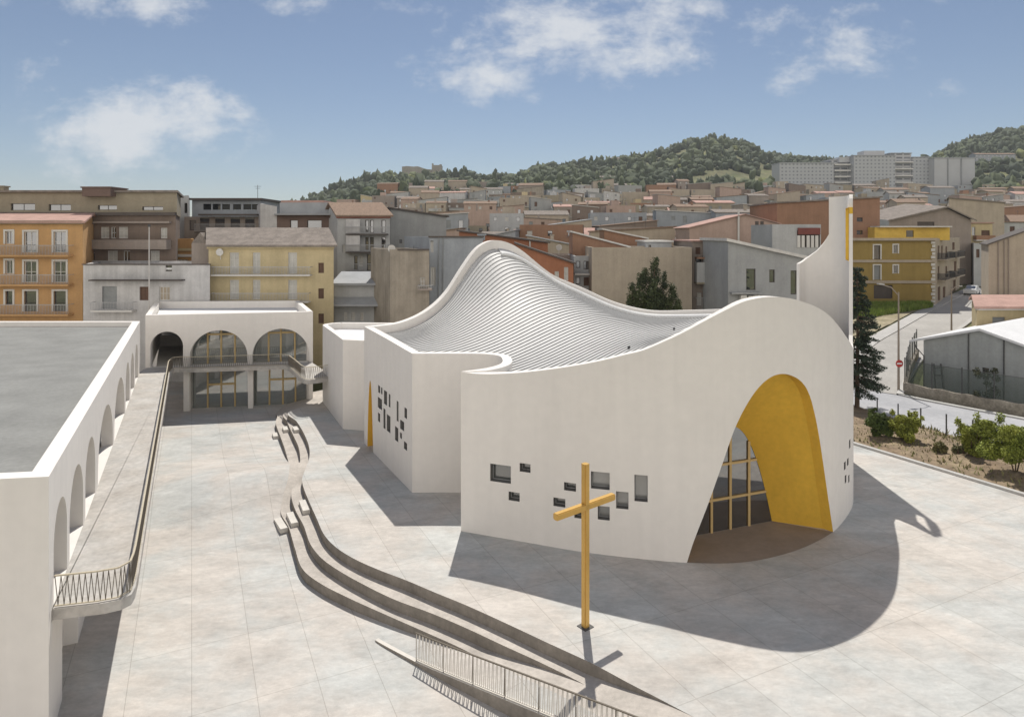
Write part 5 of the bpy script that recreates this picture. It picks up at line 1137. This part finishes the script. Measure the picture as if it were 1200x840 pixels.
    t = House('tiled_house', 'grey house with a broad low tiled gable behind the ochre corner house', 1042, 1138, 258, 122, 12, WM['taupe'], wins=[(1075, 1095, 260, 270, 'open')], sh=0.62)
    rm = MB(); xm, zm = XP(1108, 122), ZP(243, 122)
    for (a, za), (b_, zb_) in (((t.X0 - .6, ZP(259, 122)), (xm, zm)), ((xm, zm), (t.X1 + .6, ZP(259, 122)))): rm.face([(a, 121.3, za + .15), (b_, 121.3, zb_ + .15), (b_, 134.5, zb_ + 1.2), (a, 134.5, za + 1.2)], share=False); rm.face([(a, 121.3, za - .1), (b_, 121.3, zb_ - .1), (b_, 121.3, zb_ + .15), (a, 121.3, za + .15)], share=False)
    t.part(rm, 'roof', TILED); gm = MB(); gm.face([(t.X0, 122.0, t.zt), (t.X1, 122.0, t.zt), (xm, 122.0, zm - .05)], share=False); t.part(gm, 'gable', WM['taupe'])
    b = House('beige_house', 'pale beige house with a blank wall and a sloping top above the climbing street', 1112, 1177, 232.5, 150, 12, WM['beige'], yt2=238, sh=0.62); b.lean(TILED, .3, .25)
    c = House('balcony_house', 'beige house with a red brown balcony above the top of the climbing street', 1136, 1163, 262, 124, 8, WM['cream'], wins=[(1139, 1143, 266, 276, 'window'), (1150, 1160, 270, 276, 'shut')], sh=0.62); c.lean(TILER, .3, .2); c.balcony(1140, 1162, 276, 281, 1.0, solid=WM['rust'])
    c2 = House('narrow_house', 'narrow pale house with a green door at the top of the climbing street', 1141, 1160, 285, 119, 6, WM['palegrey'], wins=[(1144, 1148, 292, 302, 'shut'), (1151, 1156, 292, 302, 'dark'), (1144, 1148, 315, 340, 'gshut')], sh=0.62); c2.flat(SHEETW)
    d = House('blank_house', 'tall beige house with a blank side wall, at the right edge of the photo', 1158.5, 1290, 287, 77, 10, WM['beige'], yt2=240.5, base=1.0, sh=0.62); d.lean(TRIMD, .25, .15)
    for px in (1170, 1177, 1182): q = MB(); q.tube([(XP(px, 76.9), 76.9, 1), (XP(px, 76.9), 76.9, ZP(287 - (px - 1158) * .35, 77) - .1)], .05, 6); d.part(q, 'drainpipe', WM['taupe'])
    e = House('low_house', 'low beige house with a faded pink roof in front of the blank beige wall', 1144.5, 1270, 361, 67.5, 7, WM['cream'], wins=[(1163, 1178, 371.5, 382, 'gshut')], base=.5, sh=0.62); e.pitch(TILER, .8, .9); e.band(360, 363, TRIMW, .5)
right_row()

# -------- the town on the slope
OCC = []
def town():
    R_ = random.Random(77); cols = ['beige', 'beige', 'taupe', 'taupe', 'pink', 'pink', 'palegrey', 'grey', 'rust', 'concrete', 'tan', 'brown', 'white', 'palegrey', 'cream', 'greyblue', 'taupe', 'pink', 'beige']
    cname = dict(beige='beige', taupe='dun', pink='pinkish', palegrey='pale', grey='grey', rust='rusty', concrete='concrete', tan='tan', brown='brown', white='white', cream='cream', orange='orange', greyblue='bluish')
    place = lambda px, Y: ('low ' if Y < 170 else 'midway ' if Y < 300 else 'high ') + ('below the castle' if px < 560 else 'above the church' if px < 640 else 'above the conifer' if px < 790 else 'left of the hospital' if px < 900 else 'under the hospital' if px < 1050 else 'under the right hill')
    rows = [118, 134, 152, 172, 192, 214, 238, 264, 292, 322, 352, 384, 416, 448, 478]; used = {}
    for Y in rows:
        px = 250 if Y > 130 else 440
        px += R_.uniform(0, 20)
        while px < 1290:
            w = R_.uniform(8, 17); wpx = w / Y * F; Yh = Y + R_.uniform(-6, 6); xc = XP(px + wpx / 2, Yh)
            gap = R_.uniform(-.5, 3.5) / Y * F
            lowleft = px < 470 and Yh < 330 or px < 360
            street = 60 < xc < 130 and Yh < 150 and px > 1090
            named = (960 < px < 1180 and Yh < 150) or (795 < px + wpx and px < 915 and Yh < 122)
            if lowleft or street or named or R_.random() < .06: px += wpx + gap; continue
            st = R_.choice([1, 2, 2, 2, 3, 3]); h = st * 3.0 + R_.uniform(.2, 1.0); z0 = TZ(xc, Yh + 2); yt = HY - (z0 + h - H) * F / Yh
            c = R_.choice(cols) if Yh > 130 else R_.choice(['beige', 'taupe', 'rust', 'palegrey']); roof = R_.choice(['flat', 'flat', 'tile', 'tile', 'leanL', 'leanR'])
            wins = []; nb = max(1, int(w / 3.2))
            for s in range(st):
                for k in range(nb):
                    if R_.random() < .2: continue
                    xa = XP(px, Yh) + (k + .5) * w / nb; zz = z0 + s * 3.0 + .5; ww, hh, zo = (R_.choice([(.55, 1.2, .9), (.6, 2.1, .1), (.5, 1.1, 1.0)]))
                    wins.append((CX + F * (xa - ww) / Yh, CX + F * (xa + ww) / Yh, HY - (zz + zo + hh - H) * F / Yh, HY - (zz + zo - H) * F / Yh, R_.choice(['dark', 'dark', 'shut', 'wshut', 'gshut'])))
            if Yh > 300: wins = wins[:6]
            lab = f"{['one','two','three'][st-1]}-storey {cname[c]} house, " + dict(flat='flat roof', tile='tiled roof', leanL='roof rising left', leanR='roof rising right')[roof] + ', ' + place(px + wpx / 2, Yh)
            dz = 0 if roof in ('flat', 'tile') else R_.uniform(.8, 2.0) / Yh * F
            hs = House('town_house', lab, px, px + wpx, yt - (dz if roof == 'leanL' else 0), Yh, R_.uniform(7, 10), WM[c], group='houses of the hillside town', wins=[w_[:4] + (w_[4],) for w_ in wins], yt2=yt - (dz if roof == 'leanR' else 0), base=z0 - 2.5)
            hs.root.rotation_euler.z = R_.uniform(-.18, .18)
            if roof == 'flat':
                hs.flat(R_.choice([ROOFCON, SHEETW, TILED, WHITEROOF]), .3)
                if R_.random() < .4: m = MB(); m.box((hs.xc + R_.uniform(-2, 2), Yh + 4, hs.zt + .9), (3, 3, 2.2)); hs.part(m, 'stair_head', WM[R_.choice(cols)])
            elif roof == 'tile': hs.pitch(R_.choice([TILE, TILED, TILED, TILER, TILE]), R_.uniform(.9, 1.7), .35)
            else: hs.lean(R_.choice([TILED, SHEETG, SHEETW, TILE]), .3, .2)
            if Yh < 360:
                if R_.random() < .5: q = px + wpx * R_.uniform(.2, .8); hs.chimney(q, yt - R_.uniform(1.2, 2.2) / Yh * F, yt + 5, .6, 3, WM[R_.choice(['taupe', 'beige', 'rust'])])
                if R_.random() < .6: hs.antenna(px + wpx * R_.uniform(.2, .8), yt - R_.uniform(2, 3) / Yh * F, 2)
                if st > 1 and R_.random() < .7: zf = z0 + 3.1; hs.balcony(px + wpx * .15, px + wpx * .8, HY - (zf + 1 - H) * F / Yh, HY - (zf - H) * F / Yh, .9, solid=WM[R_.choice(cols)] if R_.random() < .4 else None)
            OCC.append((hs.root, lab, xc, Yh, c)); used.setdefault(lab, []).append(len(OCC) - 1); px += wpx + gap
    # tell look-alikes apart by what stands next to them
    for lab, ids in used.items():
        if len(ids) < 2: continue
        for i in ids:
            x, y = OCC[i][2], OCC[i][3]; near = sorted((math.hypot(o[2] - x, (o[3] - y) * 1.6), j) for j, o in enumerate(OCC) if j != i)[:2]
            a, b = (cname[OCC[j][4]] for _, j in near); OCC[i][0]['label'] = lab + (f', by {a} and {b} houses' if a != b else f', by two {a} houses')
town()

# -------- hospital slab blocks, ruined castle, villas in the wood
def facade_mat(name, wallc, dark, w, h, band):
    m = bpy.data.materials.new(name); m.use_nodes = True; nt = m.node_tree; N = nt.nodes; L = nt.links; b = N['Principled BSDF']; b.inputs['Roughness'].default_value = .9
    tc = N.new('ShaderNodeTexCoord'); sp = N.new('ShaderNodeSeparateXYZ'); L.new(tc.outputs['Object'], sp.inputs[0]); cb = N.new('ShaderNodeCombineXYZ'); L.new(sp.outputs['X'], cb.inputs[0]); L.new(sp.outputs['Z'], cb.inputs[1])
    br = N.new('ShaderNodeTexBrick'); br.offset = 0; br.inputs['Scale'].default_value = 1; br.inputs['Brick Width'].default_value = w; br.inputs['Row Height'].default_value = h; br.inputs['Mortar Size'].default_value = band; br.inputs['Mortar Smooth'].default_value = .05; br.inputs['Bias'].default_value = -.2
    br.inputs['Color1'].default_value = (*dark, 1); br.inputs['Color2'].default_value = (*[c * 1.5 for c in dark], 1); br.inputs['Mortar'].default_value = (*wallc, 1); L.new(cb.outputs[0], br.inputs['Vector']); L.new(br.outputs['Color'], b.inputs['Base Color']); return m
def hospital():
    Y = 600; zb = 40; root = thing('hospital', (XP(1025, Y), Y, zb), 'long pale grey hospital of stepped slab blocks on the hill at the right', 'hospital'); off = (XP(1025, Y), Y, zb)
    fm = facade_mat('hospital facade', (.42, .43, .44), (.20, .21, .225), 3.4, 3.2, .95); fm2 = facade_mat('hospital balcony front', (.46, .46, .46), (.16, .165, .175), 7.0, 3.2, .85); plain = mat('hospital render', (.45, .455, .46), .9, .05, .1)
    for x0, x1, yt, dy, m in ((913.5, 977, 191.5, 0, fm), (977, 998, 187, 6, fm2), (998, 1046, 183.5, -4, fm), (1046, 1071, 179.5, 4, fm2), (1071, 1090, 184.5, 2, fm), (1090, 1137, 186.5, -6, plain)):
        mb = MB(); a, b = XP(x0, Y), XP(x1, Y); mb.prism([(a, Y + dy), (b, Y + dy), (b, Y + dy + 18), (a, Y + dy + 18)], zb, ZP(yt, Y)); mb.build('block', m, root, off)
        r = MB(); r.prism([(a - .4, Y + dy - .6), (b + .4, Y + dy - .6), (b + .4, Y + dy + 18.5), (a - .4, Y + dy + 18.5)], ZP(yt, Y), ZP(yt - .9, Y)); r.build('roof_edge', SHEETG, root, off)
    for x0, x1, y0, y1 in ((1014, 1038, 176.5, 184), (985, 997, 184, 190), (1095, 1134, 185.2, 187)):
        mb = MB(); a, b = XP(x0, Y), XP(x1, Y); mb.prism([(a, Y + 2), (b, Y + 2), (b, Y + 14), (a, Y + 14)], ZP(y1, Y), ZP(y0, Y)); mb.build('rooftop_plant', plain, root, off)
    for x0, x1, ys in ((1046, 1071, (190, 198, 206, 214, 221)), (977, 998, (193, 200, 207, 214, 221))):
        for yy in ys: mb = MB(); a, b = XP(x0 + 1, Y), XP(x1 - 1, Y); mb.box(((a + b) / 2, Y + 1.5, ZP(yy, Y)), (b - a, 4, 1.2)); mb.build('balcony', TRIMW, root, off)
    for px in (1105.5, 1121): mb = MB(); mb.box((XP(px, Y), Y - 6.3, (zb + ZP(187, Y)) / 2), (.8, .7, ZP(187, Y) - zb)); mb.build('rib', SHUTG, root, off)
hospital()
def castle():
    Y = 1000; st = mat('ruin stone', (.26, .24, .20), 1.0, .2, .06, .15, .5); zb = TZ(XP(494, Y), Y) - 14; root = thing('castle_ruin', (XP(494, Y), Y, zb), 'ruined stone castle with a stump of a tower on the left hilltop', 'castle'); off = (XP(494, Y), Y, zb)
    pts = [(471, 195.4), (477, 194.8), (484, 195.4), (490, 195.0), (494, 196.6), (500, 198.4), (506, 198.8)]
    P = Path([(XP(471, Y), Y + 22), (XP(471, Y), Y), (XP(507, Y), Y), (XP(507, Y), Y + 22)]); zt = lambda s: ZP(float(np.interp(s - 22, [XP(p, Y) - XP(471, Y) for p, q in pts], [q for p, q in pts])), Y)
    mb = MB(); wall(mb, P, zb, zt, 2.5, step=3.0); mb.build('curtain_wall', st, root, off)
    mb = MB(); a, b = XP(506.2, Y), XP(517.5, Y); mb.prism([(a, Y - 2), (b, Y - 2), (b, Y + 14), (a, Y + 14)], zb, ZP(193.8, Y)); mb.prism([(a, Y - 1.5), (a + 2.2, Y - 1.5), (a + 2.2, Y + 4), (a, Y + 4)], ZP(193.9, Y), ZP(191.8, Y)); mb.prism([(b - 3, Y - 1.5), (b, Y - 1.5), (b, Y + 4), (b - 3, Y + 4)], ZP(193.9, Y), ZP(192.8, Y)); mb.build('tower', st, root, off)
castle()
VILLAS = [(560, 577, 221.5, 7, 560, 'beige', 'pale villa with a flat roof in the wood below the castle hill'), (592, 616, 216.5, 8, 600, 'taupe', 'wide villa with an overhanging roof in the wood right of the castle hill'), (650, 672, 213, 9, 640, 'white', 'white walled villa on the wooded slope above the town'), (700, 721, 208, 9, 640, 'taupe', 'brown villa among the trees half way up the middle hill'),
          (788, 806, 208, 11, 620, 'taupe', 'grey block of flats at the edge of the wood under the bright meadow'), (760, 786, 210, 12, 605, 'concrete', 'long dull block of flats at the foot of the middle hill'), (735, 752, 187, 6, 860, 'palegrey', 'small pale house near the crest of the middle hill'), (716, 727, 186, 6, 850, 'white', 'white house on the crest left of the highest summit'), (1143, 1190, 181, 9, 690, 'greyblue', 'long blue grey building among the trees on the right hill'), (800, 843, 231, 5, 470, 'pink', 'long low pinkish building at the upper edge of the town')]
def villas():
    for x0, x1, yt, h, Y, c, lab in VILLAS:
        z0 = ZP(yt, Y) - h; W = XP(x1, Y) - XP(x0, Y); n = max(2, int(W / 4)); wins = []
        for s in range(max(1, int(h / 3.2))):
            for k in range(n): a = x0 + (k + .3) * (x1 - x0) / n; wins.append((a, a + 1.2 * F / Y, yt + (1.0 + s * 3) * F / Y, yt + (2.4 + s * 3) * F / Y, 'dark'))
        v = House('villa', lab, x0, x1, yt, Y, 10, WM[c], cat='villa', wins=wins, base=z0 - 4); v.pitch(R_TILE if x0 % 2 else TILED, 1.6, .8)
R_TILE = TILE
villas()

# -------- woods on the hills (a far-off mass: one object)
def woods():
    ico = bmesh.new(); bmesh.ops.create_icosphere(ico, subdivisions=2, radius=1.0); bv = np.array([v.co[:] for v in ico.verts]); bf = np.array([[v.index for v in f.verts] for f in ico.faces]); ico.free()
    V = []; Fc = []; T = []; n = 0; tries = 0; r = np.random.default_rng(3)
    keep = [(XP((a + b) / 2, Y), Y, abs(XP(b, Y) - XP(a, Y)) / 2 + 3) for a, b, _, _, Y, _, _ in VILLAS]
    while n < 5200 and tries < 90000:
        tries += 1; Y = 470 + 560 * r.random() ** 1.1; px = r.uniform(300, 1260); x = XP(px, Y); z = TZ(x, Y)
        if z < 30 + (Y - 470) * .02: continue
        if any(abs(x - a) < w and -22 < Y - b < 12 for a, b, w in keep): continue
        if 905 < px < 1142 and Y < 640: continue
        if 464 < px < 524 and Y > 780 and r.random() < (.6 if Y < 860 else 1): continue
        mead = mnoise.noise((x * .006 + 7, Y * .009, 1.7)); sx = HY - (z - H) * F / Y
        if 785 < px < 912 and 199 < sx < 216 and mnoise.noise((x * .02, Y * .02, 5)) < .28: continue
        if mead > .22 and r.random() < .8: continue
        s = 1.7 + 3.4 * r.random() ** 1.6 * (1.25 if r.random() < .15 else 1); tall = r.random() < .16; s = s * (.55 if tall else 1); hgt = s * (r.uniform(2.0, 3.0) if tall else r.uniform(.7, 1.35))
        d = 1 + .36 * r.normal(size=len(bv)).clip(-1.7, 1.7); P = bv * d[:, None] * np.array((s, s, hgt)) + np.array((x, Y, z + hgt * .65))
        V.append(P); Fc.append(bf + n * len(bv)); T.append(np.full(len(bf), min(1, max(0, .5 + .55 * mnoise.noise((x * .012, Y * .012, 9)) + .42 * (r.random() - .5) + (.25 if r.random() < .08 else 0))))); n += 1
    V = np.concatenate(V); Fc = np.concatenate(Fc); T = np.concatenate(T)
    me = bpy.data.meshes.new('woodland'); me.vertices.add(len(V)); me.vertices.foreach_set('co', V.ravel()); me.loops.add(len(Fc) * 3); me.loops.foreach_set('vertex_index', Fc.ravel()); me.polygons.add(len(Fc)); me.polygons.foreach_set('loop_start', np.arange(0, len(Fc) * 3, 3)); me.update(calc_edges=True)
    at = me.attributes.new('kind_of_tree', 'FLOAT', 'FACE'); at.data.foreach_set('value', T.astype(np.float32))
    m = bpy.data.materials.new('woodland leaves'); m.use_nodes = True; nt = m.node_tree; N = nt.nodes; b = N['Principled BSDF']; b.inputs['Roughness'].default_value = .9
    a = N.new('ShaderNodeAttribute'); a.attribute_name = 'kind_of_tree'; cr = N.new('ShaderNodeValToRGB'); el = cr.color_ramp.elements; el[0].color = (.030, .043, .022, 1); el[1].color = (.15, .165, .05, 1); e = cr.color_ramp.elements.new(.55); e.color = (.052, .068, .030, 1); e = cr.color_ramp.elements.new(.88); e.color = (.085, .105, .045, 1)
    nt.links.new(a.outputs['Fac'], cr.inputs['Fac']); nt.links.new(cr.outputs['Color'], b.inputs['Base Color']); me.materials.append(m)
    o = bpy.data.objects.new('woodland', me); COL.objects.link(o); tag(o, 'dark green woods covering the hills behind the town', 'woods', kind='stuff')
woods()
# ================================================================== light, sky and camera
def build_world():
    w = bpy.data.worlds.new('World'); SC.world = w; w.use_nodes = True; nt = w.node_tree; N = nt.nodes; L = nt.links
    bg = N['Background']; sky = N.new('ShaderNodeTexSky'); sky.sky_type = 'NISHITA'; sky.sun_disc = False
    sky.sun_elevation = R(61.2); sky.sun_rotation = math.atan2(.05, 1); sky.altitude = 700; sky.air_density = 1.0; sky.dust_density = 0.6; sky.ozone_density = 1.2
    bg.inputs['Strength'].default_value = SKY_STRENGTH
    tc = N.new('ShaderNodeTexCoord'); sp = N.new('ShaderNodeSeparateXYZ'); L.new(tc.outputs['Generated'], sp.inputs[0])
    def math_(op, a, b=None, c=None):
        n = N.new('ShaderNodeMath'); n.operation = op
        for i, v in enumerate((a, b, c)):
            if v is None: continue
            if isinstance(v, (int, float)): n.inputs[i].default_value = v
            else: L.new(v, n.inputs[i])
        return n.outputs[0]
    yy = math_('MAXIMUM', sp.outputs['Y'], 0.02); u = math_('DIVIDE', sp.outputs['X'], yy); v = math_('DIVIDE', sp.outputs['Z'], yy)
    cb = N.new('ShaderNodeCombineXYZ'); L.new(u, cb.inputs[0]); L.new(v, cb.inputs[1])
    def noise(scale, det, rough, st=(1, 1.6, 1), dist=0.0, off=(0, 0, 0)):
        mp = N.new('ShaderNodeMapping'); mp.inputs['Scale'].default_value = st; mp.inputs['Location'].default_value = off; L.new(cb.outputs[0], mp.inputs['Vector'])
        n = N.new('ShaderNodeTexNoise'); n.inputs['Scale'].default_value = scale; n.inputs['Detail'].default_value = det; n.inputs['Roughness'].default_value = rough; n.inputs['Distortion'].default_value = dist
        L.new(mp.outputs['Vector'], n.inputs['Vector']); return n.outputs['Fac']
    big = noise(5.5, 9, 0.62, dist=0.25); fine = noise(18, 8, 0.65)
    f = math_('ADD', math_('MULTIPLY', big, 0.66), math_('MULTIPLY', fine, 0.34))
    total = None
    for px, py, rx, ry, amp in CLOUDS:
        a, b = (px - CX) / F, (HY - py) / F
        du = math_('DIVIDE', math_('SUBTRACT', u, a), rx / F); dv = math_('DIVIDE', math_('SUBTRACT', v, b), ry / F)
        d = math_('SQRT', math_('ADD', math_('MULTIPLY', du, du), math_('MULTIPLY', dv, dv)))
        m = math_('MAXIMUM', math_('SUBTRACT', 1.0, d), 0.0); m = math_('MULTIPLY', math_('POWER', m, 0.6), amp)
        total = m if total is None else math_('MAXIMUM', total, m)
    th = math_('SUBTRACT', 0.635, math_('MULTIPLY', total, 0.34)); r = N.new('ShaderNodeMapRange'); r.interpolation_type = 'SMOOTHSTEP'
    L.new(f, r.inputs['Value']); L.new(th, r.inputs['From Min']); L.new(math_('ADD', th, 0.22), r.inputs['From Max']); r.inputs['To Max'].default_value = 1
    op = math_('MULTIPLY', math_('MULTIPLY', r.outputs['Result'], math_('MINIMUM', math_('MULTIPLY', total, 2.6), 1.0)), 0.78)
    mx = N.new('ShaderNodeMix'); mx.data_type = 'RGBA'; L.new(op, mx.inputs['Factor'])
    # bright bank added unseen behind the camera as fill light for shaded walls
    n3 = N.new('ShaderNodeTexNoise'); n3.inputs['Scale'].default_value = 2.2; n3.inputs['Detail'].default_value = 7; n3.inputs['Roughness'].default_value = .6; L.new(tc.outputs['Generated'], n3.inputs['Vector'])
    back = N.new('ShaderNodeMapRange'); back.interpolation_type = 'SMOOTHSTEP'; back.inputs['From Min'].default_value = -0.05; back.inputs['From Max'].default_value = -0.55; L.new(sp.outputs['Y'], back.inputs['Value'])
    cov = math_('MINIMUM', math_('MAXIMUM', math_('MULTIPLY', math_('SUBTRACT', math_('ADD', n3.outputs['Fac'], math_('MULTIPLY', back.outputs['Result'], 0.42)), 0.56), 6.0), 0.0), 1.0)
    lowb = N.new('ShaderNodeMapRange'); lowb.interpolation_type = 'SMOOTHSTEP'; lowb.inputs['From Min'].default_value = .85; lowb.inputs['From Max'].default_value = .45; L.new(sp.outputs['Z'], lowb.inputs['Value']); cov = math_('MULTIPLY', cov, lowb.outputs['Result'])
    cov = math_('MULTIPLY', math_('MULTIPLY', cov, math_('GREATER_THAN', sp.outputs['Z'], -0.02)), math_('MINIMUM', math_('MULTIPLY', back.outputs['Result'], 3.0), 1.0))
    hs = N.new('ShaderNodeHueSaturation'); hs.inputs['Saturation'].default_value = SKY_SAT; hs.inputs['Value'].default_value = SKY_VAL; L.new(sky.outputs['Color'], hs.inputs['Color'])
    tn = N.new('ShaderNodeMix'); tn.data_type = 'RGBA'; tn.blend_type = 'MULTIPLY'; tn.inputs['Factor'].default_value = 1; L.new(hs.outputs['Color'], tn.inputs['A']); tn.inputs['B'].default_value = (*SKY_TINT, 1)
    L.new(tn.outputs['Result'], mx.inputs['A']); mx.inputs['B'].default_value = (*CLOUD_COL, 1)
    m2 = N.new('ShaderNodeMix'); m2.data_type = 'RGBA'; L.new(cov, m2.inputs['Factor']); L.new(mx.outputs['Result'], m2.inputs['A']); m2.inputs['B'].default_value = (*FILL_BANK_COL, 1); L.new(m2.outputs['Result'], bg.inputs['Color'])
SKY_STRENGTH = 0.12; SKY_SAT = 0.9; SKY_VAL = 0.53; SKY_TINT = (.965, 1.0, 1.05); CLOUD_COL = (5.5, 5.6, 5.7); FILL_BANK_COL = (9.4, 8.9, 8.3)
CLOUDS = [(150, 150, 185, 85, 1.0), (235, 165, 80, 50, .9), (58, 72, 50, 55, .6), (160, 0, 200, 50, .85), (330, 5, 150, 30, .6), (680, 45, 210, 85, .95), (570, 82, 120, 60, .9), (740, 20, 150, 55, .8), (960, 55, 150, 85, .7), (1010, 15, 130, 50, .6), (1170, 50, 90, 60, .5), (1120, 120, 100, 45, .4), (470, 10, 90, 30, .5)]
build_world()
def build_haze():
    m = bpy.data.materials.new('thin haze'); m.use_nodes = True; nt = m.node_tree; N = nt.nodes
    for n in list(N):
        if n.type == 'BSDF_PRINCIPLED': N.remove(n)
    v = N.new('ShaderNodeVolumePrincipled'); v.inputs['Density'].default_value = HAZE; v.inputs['Color'].default_value = (.90, .94, 1.0, 1); v.inputs['Anisotropy'].default_value = 0.1
    nt.links.new(v.outputs[0], N['Material Output'].inputs['Volume'])
    mb = MB(); mb.box((100, 1050, 88.5), (5200, 2950, 195)); o = mb.build('haze', m); tag(o, kind='stuff', label='thin pale haze over the far hills', cat='haze')
HAZE = 0.00014
build_haze()
sun = bpy.data.lights.new('sun', 'SUN'); sun.energy = 3.8; sun.angle = R(0.55); sun.color = (1.0, 0.955, 0.88)
so = bpy.data.objects.new('sun', sun); COL.objects.link(so)
ldir = Vector((.05 * math.cos(R(61.2)), math.cos(R(61.2)), math.sin(R(61.2)))).normalized()
so.rotation_euler = ldir.to_track_quat('Z', 'Y').to_euler(); so.location = (0, 0, 60)
cam = bpy.data.cameras.new('camera'); co = bpy.data.objects.new('camera', cam); COL.objects.link(co)
co.location = (0, 0, H); co.rotation_euler = (R(90), 0, 0); cam.sensor_fit = 'HORIZONTAL'; cam.sensor_width = 36; cam.lens = F / 1200 * 36
cam.shift_y = -(420 - HY) / 1200; cam.clip_start = 0.1; cam.clip_end = 12000
SC.camera = co
SC.view_settings.view_transform = 'Standard'; SC.view_settings.look = 'None'; SC.view_settings.gamma = 1; SC.view_settings.use_curve_mapping = False
SC.view_settings.exposure = 0.24
SC.cycles.max_bounces = 8; SC.cycles.diffuse_bounces = 4; SC.cycles.transparent_max_bounces = 12
